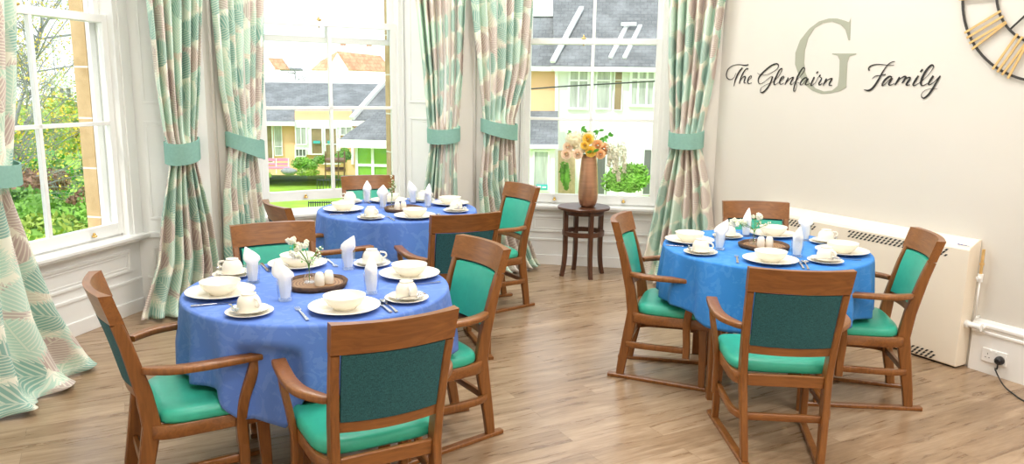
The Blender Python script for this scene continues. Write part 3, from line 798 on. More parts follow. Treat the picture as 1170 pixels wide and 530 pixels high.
def napkin_mesh(lean=0.0, seed=1):
    """paper-cloth napkin folded to a point and stood in a tumbler"""
    rg = random.Random(seed); mb = MB(); rows = []; n = 20
    lev = [(.012,.020,.019,0),(.05,.025,.024,0),(.096,.0275,.025,0),(.106,.041,.026,.0),(.122,.044,.022,.004),(.142,.033,.016,.010),(.160,.017,.010,.018),(.176,.003,.003,.025)]
    for z, a, b, sh in lev:
        rows.append([(a*math.cos(2*PI*j/n)*(1+.10*math.sin(3*2*PI*j/n+z*30)) + sh*lean, b*math.sin(2*PI*j/n)*(1+.12*math.sin(5*2*PI*j/n+seed)), z) for j in range(n)])
    mb.grid(rows, closed=True); mb.f.append(tuple(range(n))[::-1]); mb.f.append(tuple((len(rows)-1)*n+j for j in range(n)))
    return me_of(mb, 'napkin', M['napkin'], 60)
ME_napkins = [napkin_mesh(1.6,1), napkin_mesh(-1.4,2), napkin_mesh(.2,3)]
shk = MB().lathe([(0,0),(.021,0),(.0225,.003),(.022,.03),(.019,.052),(.014,.060),(.006,.063),(0,.0635)], 24)
ME_shaker = me_of(shk, 'shaker', M['china'])
def put(name, me, x, y, z, rz, label, cat, group=None):
    o = bpy.data.objects.new(name, me); col.objects.link(o); o.location = (x,y,z); o.rotation_euler = (0,0,rz)
    return tag(o, label, cat, group)
TOP = TZ + .0006
PX = {
 1: dict(left=dict(p=(252,335), c=(282.4,357.5), g=(326,343)), front=dict(p=(393.8,352), c=(468.5,341.5), g=(424.6,335)),
         right=dict(p=(470,314), c=(424.9,301.5), g=(398.7,307.5)), back=dict(p=(340,302.5), c=(266,313.5), g=(289.4,323)),
         tray=(361,324), vase=(353.7,322.5), s=[(365.3,326),(376,323.5)]),
 2: dict(left=dict(p=(392.5,240), c=(419,250.5), g=(437.7,237.5)), front=dict(p=(474,247.5), c=(521,240.8), g=(489,236.5)),
         right=dict(p=(514.3,233), c=(484,229.0), g=(478,231.5)), back=dict(p=(447,232), c=(399,230.5), g=(425.5,231.5)),
         tray=(461.3,239), vase=(446.5,239.5), s=[(454,240),(461,239.2)]),
 3: dict(left=dict(p=(787.5,275.5), c=(793.5,289), g=(822,285)), front=dict(p=(880,298), c=(942.9,298), g=(910.3,293)),
         right=dict(p=(962,288), c=(943,276.5), g=(924.6,275.5)), back=dict(p=(883,268.5), c=(831.4,270), g=(852.6,270.0)),
         tray=(872.7,281), vase=(861,279), s=[(869,282),(877.5,282)])}
WHO = {'left':'left', 'front':'near', 'right':'right', 'back':'far'}
for k, T in TAB.items():
    c = T['c']; nm = T['nm']; D = PX[k]
    for pi, pos in enumerate(('left','front','right','back')):
        e = D[pos]; P_ = at(*e['p'], TZ+.008); d = Vector((P_.x-c.x, P_.y-c.y, 0))
        lim = Rc-.155
        if d.length > lim: d = d.normalized()*lim
        if d.length < .36: d = d.normalized()*.36
        p = c + d; ang = math.atan2(d.y, d.x); dn = d.normalized(); w = WHO[pos]
        put('dinner_plate', ME_dinner, p.x, p.y, TOP, 0, 'cream dinner plate at the %s place of the %s' % (w, nm), 'plate', 'dinner plates on the tables')
        put('soup_bowl', ME_bowl, p.x, p.y, TOP+.0082, 0, 'cream bowl standing on the dinner plate at the %s place of the %s' % (w, nm), 'bowl', 'bowls on the tables')
        q = at(*e['c'], TZ+.01); d2 = Vector((q.x-c.x, q.y-c.y, 0))
        if d2.length > Rc-.11: d2 = d2.normalized()*(Rc-.11)
        q = c + d2
        # keep clear of the plate
        v = Vector((q.x-p.x, q.y-p.y, 0))
        if v.length < .242: v = v.normalized()*.242; q = p + v
        put('side_plate', ME_side, q.x, q.y, TOP, 0, 'cream side plate under the cup at the %s place of the %s' % (w, nm), 'plate', 'side plates under the cups')
        put('saucer', ME_saucer, q.x, q.y, TOP+.0106, 0, 'cream saucer on the side plate at the %s place of the %s' % (w, nm), 'saucer', 'saucers on side plates')
        put('teacup', ME_cup, q.x, q.y, TOP+.0178, R([-40,-70,10,170][pi]), 'upturned cream cup on its saucer at the %s place of the %s' % (w, nm), 'cup', 'upturned cups on saucers')
        ts = ME_teaspoon
        to = put('teaspoon', ts, q.x+.062*dn.x, q.y+.062*dn.y, TOP+.0282, ang+PI/2+.12, 'teaspoon lying on the saucer at the %s place of the %s' % (w, nm), 'spoon', 'teaspoons on saucers')
        g = at(*e['g'], TZ); g = Vector((g.x, g.y, 0)); dg = g - c
        if dg.length > Rc-.05: g = c + dg.normalized()*(Rc-.05)
        # push tumbler clear of plates
        for other, mind in ((p,.178),(q,.132)):
            v = Vector((g.x-other.x, g.y-other.y, 0))
            if v.length < mind: g = Vector((other.x, other.y, 0)) + v.normalized()*mind
        put('glass_tumbler', ME_glass, g.x, g.y, TOP, 0, 'clear tumbler with a napkin in it, %s place of the %s' % (w, nm), 'glass', 'tumblers holding napkins')
        put('napkin', ME_napkins[(pi+k)%3], g.x, g.y, TOP, R([10,80,-30,60][pi]), 'white folded napkin standing in the tumbler, %s place of the %s' % (w, nm), 'napkin', 'napkins in tumblers')
        # cutlery: diner faces -dn, their right hand is rot(-dn,-90)
        rh = Vector((-dn.y, dn.x, 0))
        def cut(name, me, side, along, lab, rot=0.0):
            qq = p + rh*side + dn*along
            if (qq-c).length > Rc-.09: qq = c + (qq-c).normalized()*(Rc-.09)
            put(name, me, qq.x, qq.y, TOP+.0006, math.atan2(-dn.y,-dn.x)+rot, lab % (w, nm), name)
        cut('fork', ME_fork, -.172, -.01, 'fork left of the dinner plate at the %s place of the %s')
        cut('knife', ME_knife, .156, .02, 'knife right of the dinner plate at the %s place of the %s')
        if pi == 1: cut('dessert_spoon', ME_spoon, .180, .035, 'dessert spoon right of the dinner plate at the %s place of the %s')
    # log slice tray, shakers, bud vase with flowers
    t_ = at(*D['tray'], TZ+.01); tr = Vector((t_.x, t_.y, 0))
    root = thing('serving_tray', {1:'round dark log-slice tray in the middle of the front left table', 2:'round dark log-slice tray in the middle of the back table', 3:'round dark log-slice tray in the middle of the right-hand table'}[k], 'tray', (tr.x,tr.y,TOP), R(40*k), 'log-slice trays')
    TRr = .135
    MB().lathe([(0,0),(TRr-.012,0),(TRr-.012,.014),(0,.014)], 40).build('base', M['log'], root, angle=40)
    rim = MB(); rw = []
    for j in range(48):
        a = 2*PI*j/48; wob = .003*math.sin(5*a+k)+.002*math.sin(11*a)
        rw.append([(r_*math.cos(a), r_*math.sin(a), z) for r_, z in ((TRr-.0125,.0),(TRr+.004+wob,.0),(TRr+.012+wob,.022),(TRr+.004+wob,.026),(TRr-.0125,.0145))])
    rows = [[rw[j][i] for j in range(48)] for i in range(5)]; rows.append(rows[0])
    rim.grid(rows, closed=True); rim.build('bark_rim', M['bark'], root, smooth=True)
    shs = []
    for i, (sx, sy) in enumerate(D['s']):
        s_ = at(sx, sy, TZ+.015); s_ = Vector((s_.x, s_.y, 0)); v = s_ - tr
        if v.length > .085: s_ = tr + v.normalized()*.085
        if shs and (s_-shs[0]).length < .05: s_ = shs[0] + (s_-shs[0]).normalized()*.05
        shs.append(s_)
        root2 = thing('salt_shaker' if i == 0 else 'pepper_shaker', ('cream %s shaker, %s one on the tray of the %s' % (('salt','left') if i == 0 else ('pepper','right')) + (nm,)) if False else 'cream cruet shaker, the %s of the two on the %s tray' % ('left' if i == 0 else 'right', nm), 'shaker', (s_.x,s_.y,TOP+.0146), 0, 'cruet shakers')
        o = bpy.data.objects.new('body', ME_shaker); col.objects.link(o); o.parent = root2
        hh = MB()
        for a in range(5 if i == 0 else 3): hh.lathe([(0,0),(.0012,0),(.0012,.0006),(0,.0006)], 6, (.005*math.cos(a*1.3),.005*math.sin(a*1.3),.0628))
        hh.build('pouring_holes', M['slot'], root2)
    v_ = at(*D['vase'], TZ+.015); v_ = Vector((v_.x, v_.y, 0))
    if (v_-tr).length > .085: v_ = tr + (v_-tr).normalized()*.085
    for s_ in shs:
        if (v_-s_).length < .058: v_ = s_ + (v_-s_).normalized()*.058
    put('bud_vase', me_of(MB().lathe([(0,0),(.026,0),(.028,.004),(.030,.015),(.022,.032),(.014,.045),(.012,.06),(.0155,.082),(.014,.082),(.0105,.06),(.0125,.045),(.020,.031),(.027,.015),(.024,.006),(0,.005)], 28), 'bud_vase', M['glass']),
        v_.x, v_.y, TOP+.0146, 0, 'small clear glass bud vase on the tray of the %s' % nm, 'vase', 'bud vases')
    # sprig
    root3 = thing('flower_sprig', {1:'sprig of white blossom and green buds in the front left bud vase', 2:'tall pale green sprig in the bud vase of the back table', 3:'sprigs of white blossom in the bud vase of the right-hand table'}[k], 'flowers', (v_.x,v_.y,TOP+.0226), 0, 'flower sprigs')
    rg = random.Random(k*3+2)
    SP = {1: [((-.085,0,.185),1),((-.055,.01,.155),1),((-.06,-.02,.125),1),((.065,.0,.165),0),((.05,.02,.12),0),((-.02,.0,.17),1),((.02,-.01,.10),0)],
          2: [((0,0,.27),0),((.012,0,.20),0),((-.012,.01,.15),0),((.03,0,.17),0)],
          3: [((0,0,.165),1),((-.10,0,.115),1),((-.07,.02,.12),1),((.09,.01,.115),0),((.035,0,.15),1),((-.13,0,.125),1),((.03,.01,.12),0)]}[k]
    st = MB(); lf = MB(); bl_ = MB()
    for (ex, ey, ez), kind_ in SP:
        st.tube(smoothpath([(0,0,0),(ex*.05,ey*.05,.075),(ex*.5,ey*.5,.075+(ez-.075)*.6),(ex,ey,ez)], 4), .0016, 5)
        for q in range(9 if kind_ else 16):
            f_ = rg.uniform(.45,1.0); cx, cy, cz = ex*f_+rg.uniform(-.012,.012), ey*f_+rg.uniform(-.012,.012), max(.085,.075+(ez-.075)*f_)+rg.uniform(-.01,.01)
            a = rg.uniform(0,6.28); l_ = rg.uniform(.010,.022) ; w_ = l_*.35; dz = rg.uniform(-.3,.7)*l_
            dx, dy = math.cos(a)*l_, math.sin(a)*l_
            lf.add([(cx,cy,cz),(cx+dx*.5-dy*.25,cy+dy*.5+dx*.25,cz+dz*.5),(cx+dx,cy+dy,cz+dz),(cx+dx*.5+dy*.25,cy+dy*.5-dx*.25,cz+dz*.5)], [(0,1,2,3)])
        if kind_:
            for q in range(5):
                bx, by, bz = ex+rg.uniform(-.02,.02), ey+rg.uniform(-.015,.015), ez+rg.uniform(-.012,.014)
                for pt in range(5):
                    a = 2*PI*pt/5 + rg.random()*.4; cx, cy, cz = bx+math.cos(a)*.007, by+rg.uniform(-.004,.004), bz+math.sin(a)*.007
                    bl_.blob((cx,cy,cz), .0068, 6, 4, (1,.5,1))
        else:
            for q in range(7):
                f_ = rg.uniform(.65,1.02); bl_.blob((ex*f_+rg.uniform(-.010,.010), ey*f_+rg.uniform(-.010,.010), .075+(ez-.075)*f_+rg.uniform(-.006,.01)), .0048, 6, 4)
    st.build('stem', M['foliage'], root3, smooth=True); lf.build('leaves', M['leafbright'], root3, recalc=False); bl_.build('blossom', M['petalw'], root3, smooth=True)
# ------------------------------------------------------------------ round stand with copper vase
sc_ = at(665, 312, 0); SX, SY = .662, 7.055
root = thing('side_table', 'small round dark walnut stand under the right-hand window', 'side table', (SX,SY,0), R(8))
SZ = .652
MB().lathe([(0,SZ-.028),(.225,SZ-.028),(.238,SZ-.024),(.243,SZ-.014),(.243,SZ-.006),(.237,SZ),(0,SZ)], 56).build('tabletop', M['darkwood'], root, angle=40)
mb = MB(); mb.lathe([(.168,SZ-.07),(.186,SZ-.07),(.186,SZ-.0285),(.168,SZ-.0285)], 48, closed=True); mb.build('apron', M['darkwood'], root, angle=40)
mb = MB(); mb.lathe([(.160,.385),(.196,.385),(.196,.425),(.160,.425)], 48, closed=True); mb.build('ring_stretcher', M['darkwood'], root, angle=40)
for i in range(4):
    a = R(-80+90*i); ca, sa = math.cos(a), math.sin(a)
    mb = MB(); pts = smoothpath([(r_*ca, r_*sa, z) for r_, z in ((.205,0),(.186,.10),(.176,.22),(.176,.38),(.177,SZ-.0295))], 4)
    mb.sweep(pts, [(.034,.036),(.040,.042)], up=(ca,sa,0), chamfer=.003); mb.build('leg', M['darkwood'], root, angle=40)
vx, vy = SX+.035, SY-.02
vp_ = onplane(671.5, 225, (SX,SY-.0), (0,1)); vx = vp_.x
vz = MB().lathe([(0,0),(.055,0),(.068,.008),(.080,.035),(.088,.07),(.092,.13),(.088,.22),(.080,.33),(.070,.45),(.068,.475),(.064,.475),(.066,.44),(.074,.33),(.082,.2),(.078,.1),(0,.06)], 48)
o = vz.build('vase', M['copper'], None, smooth=True); o.location = (vx, vy, SZ+.0008)
tag(o, 'tall brushed copper vase standing on the round walnut stand', 'vase')
VT = SZ+.475
fl = thing('flower_arrangement', 'cream, peach and yellow artificial flowers in the copper vase', 'flowers', (vx,vy,VT-.06))
rg = random.Random(11)
mb = MB(); HEADS = []
def off(px, py, dy=0.0):
    p = onplane(px, py, (0,vy+dy), (0,1)); return Vector((p.x-vx, dy, p.z-(VT-.06)))
def petal_ball(mb, c, r, n, size, rg, sq=1.0):
    for i in range(n):
        a = rg.uniform(0,2*PI); u = rg.uniform(-.5,1); q = math.sqrt(max(0,1-u*u)); d = Vector((q*math.cos(a), q*math.sin(a), u))
        p = c + d*r*rg.uniform(.85,1.05); t1 = d.orthogonal().normalized(); t2 = d.cross(t1); ro = rg.uniform(0,PI)
        e1 = (t1*math.cos(ro)+t2*math.sin(ro))*size; e2 = (-t1*math.sin(ro)+t2*math.cos(ro))*size*.8
        mb.add([p-e1, p-e2+d*size*.3, p+e1, p+e2+d*size*.3], [(0,1,2,3)])
def rose(mb, c, r, rg, front=Vector((0,-1,.25))):
    f = front.normalized(); t1 = f.orthogonal().normalized(); t2 = f.cross(t1)
    for ring, (n, rr, op) in enumerate(((3,.32,.1),(5,.58,.35),(6,.85,.7),(7,1.0,1.05))):
        for i in range(n):
            a = 2*PI*(i+.5*ring)/n + rg.uniform(-.15,.15); d = (t1*math.cos(a)+t2*math.sin(a)); s_ = t2*math.cos(a)-t1*math.sin(a)
            w = r*rr*(2.6/n+.35)
            rows = []
            for v in range(4):
                tv = v/3; ctr = c + d*r*rr*(.25+.75*tv*(op*.6+.4)) + f*r*(.75-.35*ring*.5+ .55*tv*(1-op*.55)) - f*r*.5
                ww = w*math.sin(PI*(.2+.62*tv))
                rows.append([ctr - s_*ww + d*(-.12*ww), ctr - s_*ww*.5, ctr, ctr + s_*ww*.5, ctr + s_*ww + d*(-.12*ww)])
            mb.grid(rows)
stems = MB()
def stem_to(p): stems.tube(smoothpath([(0,0,0),(p.x*.15,p.y*.15,.06),(p.x*.6,p.y*.6,.06+(p.z-.06)*.6),tuple(p)], 4), .0028, 5)
cnt = 0
for (px, py, r, kind_, dy) in ((657,161,.090,'h',.0),(672,157,.062,'h',.05),(664,170,.060,'h',-.04),(649,168,.046,'ro_b',-.05),(647,176,.048,'ro_b',-.08),(660,176,.046,'ro_b',-.10),
        (672,159,.050,'ro_y',-.07),(675,173,.050,'ro_y',-.10),(683,166,.052,'ro_p',-.05),(690,170,.056,'ro_p',-.03),(686,176,.044,'ro_p',-.09),(668,166,.036,'ro_y',-.11)):
    p = off(px, py, dy); stem_to(p); mb = MB()
    if kind_ == 'h': petal_ball(mb, p, r, 260, .0095, rg); mb.blob(p, r*.8, 10, 7); mb.build('hydrangea', M['petalc'], fl, recalc=False)
    else:
        rose(mb, p, r, rg); mb.build('rose', M[{'b':'blush','y':'petaly','p':'petalp'}[kind_[-1]]], fl, smooth=True, recalc=False)
for (x0,y0,x1,y1,dy,r) in ((702,166,707,206,-.02,.050),(711,166,713,197,.03,.042),(697,168,696,190,-.04,.036),(704,172,701,197,-.07,.034)):
    a, b = off(x0,y0,dy), off(x1,y1,dy); mb = MB(); stem_to(a)
    stems.tube([tuple(a), tuple((a+b)/2), tuple(b)], .0016, 4)
    for i in range(16):
        t_ = i/15; petal_ball(mb, a.lerp(b, t_) + Vector((rg.uniform(-.01,.01),rg.uniform(-.01,.01),0)), r*(1-.68*t_), 52, .0066, rg)
    mb.build('wisteria_strand', M['petalw'], fl, recalc=False)
for (px, py, dy, n) in ((690,157,.0,5),(695,155,.03,5),(684,150,.02,3),(664,149,.04,3),(678,174,-.12,2),(653,152,.05,2)):
    p = off(px, py, dy); stem_to(p); mb = MB()
    for i in range(n):
        a = rg.uniform(0,2*PI); l_ = rg.uniform(.045,.065); dv = Vector((math.cos(a), rg.uniform(-.5,.2), math.sin(a)*.7+.35)).normalized(); s_ = dv.cross(Vector((0,1,.2))).normalized()
        rows = []
        for v in range(5):
            tv = v/4; w = l_*.24*math.sin(PI*(.06+.9*tv)); ctr = p + dv*l_*tv + Vector((0,0,-.010*tv*tv)); rows.append([ctr-s_*w+Vector((0,0,.003)), ctr, ctr+s_*w+Vector((0,0,.003))])
        mb.grid(rows)
    mb.build('leaf_spray', M['leafbright'], fl, smooth=True, recalc=False)
stems.build('stems', M['foliage'], fl, smooth=True)

# ------------------------------------------------------------------ wall heater
HU0, HU1, HD = -1.78, -.027, .126
root = thing('wall_heater', 'long cream convector heater with slotted grilles on the right wall', 'heater', RWP(0,0,0))
def HR(u, z, o_): return RWP(u, z, o_) - Vector((RW0.x, RW0.y, 0))
mb = MB(); nrm = -outn(AZR)
prof = [(.004,.012),(HD-.006,.012),(HD,.018),(HD,.768),(HD-.010,.786),(.030,.828),(.004,.828)]
mb.extr(prof, HR(HU0,0,0), nrm, Vector((0,0,1)), dirv(AZR)*(HU1-HU0)); mb.build('casing', M['heater'], root, bevel=.004)
mb = MB(); mb.extr([(.01,0),(HD-.02,0),(HD-.02,.012),(.01,.012)], HR(HU0+.02,0,0), nrm, Vector((0,0,1)), dirv(AZR)*(HU1-HU0-.04)); mb.build('plinth', M['slot'], root)
def grille(u0, u1, z0, z1, name='grille'):
    mb = MB(); nrow = 3; rh_ = (z1-z0)/nrow
    for r_ in range(nrow):
        u = u0 + (.016 if r_ % 2 else 0)
        while u < u1-.022:
            mb.extr([(0,rh_*.08),(.015,rh_*.08),(.029,rh_*.86),(.014,rh_*.86)], HR(u, z0+r_*rh_, HD+.0004), dirv(AZR), Vector((0,0,1)), nrm*.0012)
            u += .032
    mb.build(name, M['slot'], root, recalc=True)
grille(-.89,-.155,.705,.758); grille(-1.62,-1.155,.705,.758); grille(-.46,-.15,.02,.075); grille(-1.62,-1.2,.02,.075)
# maker's badge: small blue script-like print (illegible in the photograph)
mb = MB(); a = rwuz(1089,277,HD-.01); 
for i, (du, dz, w_, h_) in enumerate(((0,0,.010,.010),(.013,.001,.006,.007),(.022,0,.009,.008),(.034,.001,.007,.007),(.044,0,.004,.009),(.051,.001,.008,.006),(.062,.003,.014,.003))):
    q = HR(-.115+du, .7905+0*dz, HD-.0135) ; mb.extr([(0,0),(w_,0),(w_,h_*.9),(0,h_*.9)], q + Vector((0,0,.002)), dirv(AZR), Vector((0,0,1))*.45 - nrm*.9, Vector((0,0,1))*.0009)
mb.build('badge', M['blue_ink'], root)
# pipework between heater and wall
root = thing('radiator_valve_pipe', 'white pipe with a valve running down the heater end', 'pipe', RWP(0,0,0))
mb = MB(); mb.tube([HR(.018,.345,.055), HR(.018,.60,.055)], .006, 10); mb.tube([HR(.018,.345,.055), HR(.018,.345,.004)],.006,10); mb.build('pipe', M['white'], root, smooth=True)
mb = MB(); mb.tube([HR(.018,.60,.055), HR(.018,.78,.055)], .009, 10); mb.tube([HR(.018,.68,.055), HR(.018,.695,.055)], .013, 10); mb.build('copper_pipe', M['gold'], root, angle=40)
mb = MB(); mb.tube([HR(.018,.575,.055), HR(.018,.625,.055)], .016, 12); mb.tube([HR(.018,.60,.055), HR(.018,.60,.085)], .011, 10); mb.build('valve', M['white'], root, angle=40)
root = thing('wall_pipe_elbow', 'fat white pipe elbow between the heater side and the skirting', 'pipe', RWP(0,0,0))
mb = MB(); mb.tube([HR(-.022,.295,.07), HR(.06,.295,.07)], .019, 14); mb.tube([HR(.06,.295,.07), HR(.075,.295,.07)], .025, 14); mb.tube([HR(.0675,.295,.07), HR(.0675,.295,.036)], .016, 12); mb.build('elbow', M['white'], root, angle=40)
mb = MB(); mb.tube([HR(-.026,.295,.07), HR(-.006,.295,.07)], .024, 14); mb.build('collar', M['white'], root, angle=40)

# socket and plug on the skirting
sk = .0235
root = thing('double_socket', 'white double wall socket on the skirting beside the heater', 'socket', RWP(0,0,0))
mb = MB(); mb.extr([(.075,.078),(.222,.078),(.222,.163),(.075,.163)], HR(0,0,sk), dirv(AZR), Vector((0,0,1)), nrm*.010); mb.build('face_plate', M['white'], root, bevel=.003)
mb = MB()
for uc in (.110,):
    for du, dz, w_, h_ in ((0,.018,.004,.009),(-.011,-.006,.008,.004),(.011,-.006,.008,.004)):
        mb.extr([(-w_/2,-h_/2),(w_/2,-h_/2),(w_/2,h_/2),(-w_/2,h_/2)], HR(uc+du,.114+dz,sk+.0102), dirv(AZR), Vector((0,0,1)), nrm*.0006)
mb.build('pin_holes', M['slot'], root)
mb = MB()
for uc in (.128,.158): mb.extr([(-.0055,-.006),(.0055,-.006),(.0055,.006),(-.0055,.006)], HR(uc,.151,sk+.010), dirv(AZR), Vector((0,0,1)), nrm*.004)
mb.build('switch', M['white'], root, bevel=.001)
root = thing('power_plug', 'black plug with its cable, pushed into the right half of the socket', 'plug', RWP(0,0,0))
pc = HR(.188,.112,sk+.011)
mb = MB(); pts = [pc, pc+nrm*.028]; mb.tube([pc, pc+nrm*.010, pc+nrm*.026, pc+nrm*.034], [.027,.027,.023,.012], 18); mb.build('plug_body', M['black'], root, angle=35)
cpath = [pc+nrm*.022+Vector((0,0,-.018)), pc+nrm*.026+Vector((0,0,-.05))]
wl = []
for (x, y) in ((1136,428),(1146,441),(1158,450),(1170,458),(1190,466)):
    q = at(x, y, .006); wl.append(q - RW0)
cp2 = cpath + [wl[0] + Vector((0,0,.035)), wl[1] + Vector((0,0,.008)), wl[2], wl[3], wl[4]]
mb = MB(); mb.tube(smoothpath(cp2, 6), .0042, 8); mb.build('cable', M['black'], root, smooth=True)

# ------------------------------------------------------------------ clock (partly out of frame)
root = thing('wall_clock', 'large skeleton clock with dark rings and gold numerals on the right wall', 'clock', RWP(.232,2.347,.012))
ez = Vector((0,0,1)); eu = dirv(AZR)
def ringm(r0, r1, n=96, th=.006):
    rows = []
    for r_, o_ in ((r0,0),(r1,0),(r1,th),(r0,th),(r0,0)):
        rows.append([eu*(r_*math.cos(2*PI*j/n)) + ez*(r_*math.sin(2*PI*j/n)) + nrm*o_ for j in range(n)])
    mb = MB(); mb.grid(rows, closed=True); return mb
ringm(.548,.562).build('outer_ring', M['darkmetal'], root, angle=40)
ringm(.347,.360).build('inner_ring', M['darkmetal'], root, angle=40)
mb = MB()
for a in range(4):
    an = R(45+90*a); d = eu*math.cos(an)+ez*math.sin(an); mb.sweep([d*.05+nrm*.003, d*.348+nrm*.003], (.010,.006), up=tuple(nrm))
mb.tube([nrm*0, nrm*.012], .055, 32); mb.build('spokes', M['darkmetal'], root)
def nume(bars, deg, name):
    """bars: (offset at inner ring, offset at outer ring) in metres across"""
    an = R(deg); d = eu*math.cos(an)+ez*math.sin(an); t_ = -eu*math.sin(an)+ez*math.cos(an); mb = MB()
    for a, b in bars: mb.sweep([d*.338+t_*a+nrm*.009, d*.572+t_*b+nrm*.009], (.0135,.006), up=tuple(nrm))
    mb.build(name, M['gold'], root)
I_ = lambda x: (x,x)
V_ = lambda x: [(x,x-.035),(x,x+.035)]
# clock face angles: 12 at +90deg seen from the room (u runs to the right)
NUM = {1:[I_(0)],2:[I_(-.018),I_(.018)],3:[I_(-.036),I_(0),I_(.036)],4:[I_(.05)]+V_(-.01),5:V_(0),6:V_(.02)+[I_(-.035)],7:[(.043,.075),(.038,.034),I_(.0),I_(-.034)],8:[(.046,.08),(.040,.038),I_(.0),I_(-.036)],
       9:[I_(.05),(-.04,.03),(.03,-.04)],10:[(-.035,.035),(.035,-.035)],11:[(-.02,.05),(.05,-.02),I_(-.045)],12:[(-.01,.06),(.06,-.01),I_(-.035),I_(-.065)]}
for h_ in range(1,13): nume(NUM[h_], 90-30*h_, 'numeral')
for nm_, L_, deg, w_ in (('hour_hand',.22,60,.016),('minute_hand',.32,5,.011)):
    an = R(deg); d = eu*math.cos(an)+ez*math.sin(an); mb = MB(); mb.sweep([d*-.05+nrm*.018, d*L_+nrm*.018], [(w_,.004),(w_*.4,.004)], up=tuple(nrm)); mb.build(nm_, M['darkmetal'], root)

# ------------------------------------------------------------------ wall lettering
def z8(x0, y0, s): return lambda x, y: (x0 + x/s, y0 + y/s)
zA = z8(825,65,11.771); zB = z8(885,65,11.771); zF = z8(980,65,10.0); zG = z8(900,15,5.3)
def stroke(mb, pts, ws, o_):
    """flat ribbon on the wall; pts in picture, widths in mm"""
    P3 = [rwpx(x, y, o_) for x, y in pts]; P3 = smoothpath(P3, 5); n = len(P3)
    W2 = []
    for i in range(n):
        t_ = i/(n-1)*(len(ws)-1); a = int(min(t_, len(ws)-2)) if len(ws) > 1 else 0
        W2.append((ws[a] + (ws[a+1]-ws[a])*(t_-a) if len(ws) > 1 else ws[0])/1000)
    vs = []
    for i in range(n):
        tg = (P3[min(i+1,n-1)]-P3[max(i-1,0)]).normalized(); sd = tg.cross(nrm).normalized()
        for sgn, lift in ((-1,0),(1,0),(1,.0012),(-1,.0012)): vs.append(P3[i] + sd*sgn*W2[i]/2 + nrm*lift)
    fs = [(i*4+j, i*4+(j+1)%4, i*4+4+(j+1)%4, i*4+4+j) for i in range(n-1) for j in range(4)] + [(0,3,2,1), tuple((n-1)*4+j for j in range(4))]
    mb.add(vs, fs)
THIN, MED, THK = 3.5, 8, 14
def word(strokes, zf, name, label):
    root = thing(name, label, 'wall lettering', (0,0,0)); 
    for nm_, lst in strokes:
        mb = MB()
        for zf_, pts, ws in lst: stroke(mb, [zf_(*p) for p in pts], ws, .004)
        mb.build(nm_, M['ink'], root)
    return root
word([
 ('letter_t', [(zA, [(185,215),(165,270),(130,302),(90,300),(63,270),(62,215),(90,155),(150,115),(220,103),(300,112),(345,108),(352,98)], [3,3,5,9,11,9,5,5,8,11,8]),
               (zA, [(275,145),(240,185),(205,245),(175,320),(158,395)], [12,15,15,11,5])]),
 ('letter_h', [(zA, [(345,180),(348,155),(320,165),(280,220),(250,290),(230,360)], [3,6,9,12,13,9]), (zA, [(232,350),(265,290),(300,262),(312,275),(298,320),(298,350),(325,345)], [3,4,10,12,12,7,3])]),
 ('letter_e', [(zA, [(345,320),(385,290),(395,262),(380,256),(355,290),(345,335),(362,358),(400,345)], [3,4,8,6,11,12,7,3])]),
 ('letter_g', [(zA, [(475,215),(510,238),(590,240),(680,205),(745,155),(758,108),(725,92),(650,125),(560,200),(500,270),(487,330),(510,362),(570,335),(650,270),(680,265)], [3,3,3,4,5,8,10,13,14,14,10,5,3,4,5]),
               (zA, [(680,265),(650,350),(600,430),(550,475),(518,470),(525,420),(590,375),(690,335)], [12,13,13,12,6,3,3,3])]),
 ('letter_l', [(zA, [(690,335),(760,260),(805,180),(800,155),(770,180),(730,260),(700,330),(705,372),(735,365)], [3,4,5,8,11,14,14,9,3])]),
 ('letter_e', [(zB, [(25,365),(90,315),(125,275),(115,260),(85,290),(68,340),(82,368),(125,350)], [3,4,8,6,12,12,7,3])]),
 ('letter_n', [(zB, [(185,278),(165,320),(138,372)], [11,13,7]), (zB, [(140,368),(200,300),(245,275),(250,285),(222,335),(212,365),(240,368)], [3,5,10,11,12,9,3])]),
 ('letter_f', [(zB, [(240,365),(330,280),(400,185),(402,150),(375,155),(325,235),(285,330),(258,430),(262,462),(285,440),(300,375),(285,345),(330,345)], [3,3,6,9,11,13,13,11,7,4,3,3,3])]),
 ('letter_a', [(zB, [(440,285),(410,282),(365,320),(345,365),(365,375),(405,335),(440,290)], [9,11,12,10,5,4,4]), (zB, [(455,290),(430,330),(415,365),(435,375),(480,355)], [12,13,11,6,3])]),
 ('letter_i', [(zB, [(535,270),(510,320),(490,370),(500,385),(550,345)], [11,13,11,6,3]), (zB, [(585,197),(562,222)], [11,9])]),
 ('letter_r', [(zB, [(550,345),(590,270),(612,245),(610,270),(632,290),(600,350),(605,378),(650,350)], [3,4,10,6,9,13,9,3])]),
 ('letter_n', [(zB, [(700,290),(680,330),(652,385)], [11,13,7]), (zB, [(655,380),(715,310),(765,290),(770,300),(740,350),(735,380),(775,382)], [3,5,10,11,12,8,4])])],
 None, 'wall_lettering', 'black script words The Glenfairn on the right wall, across the big G')
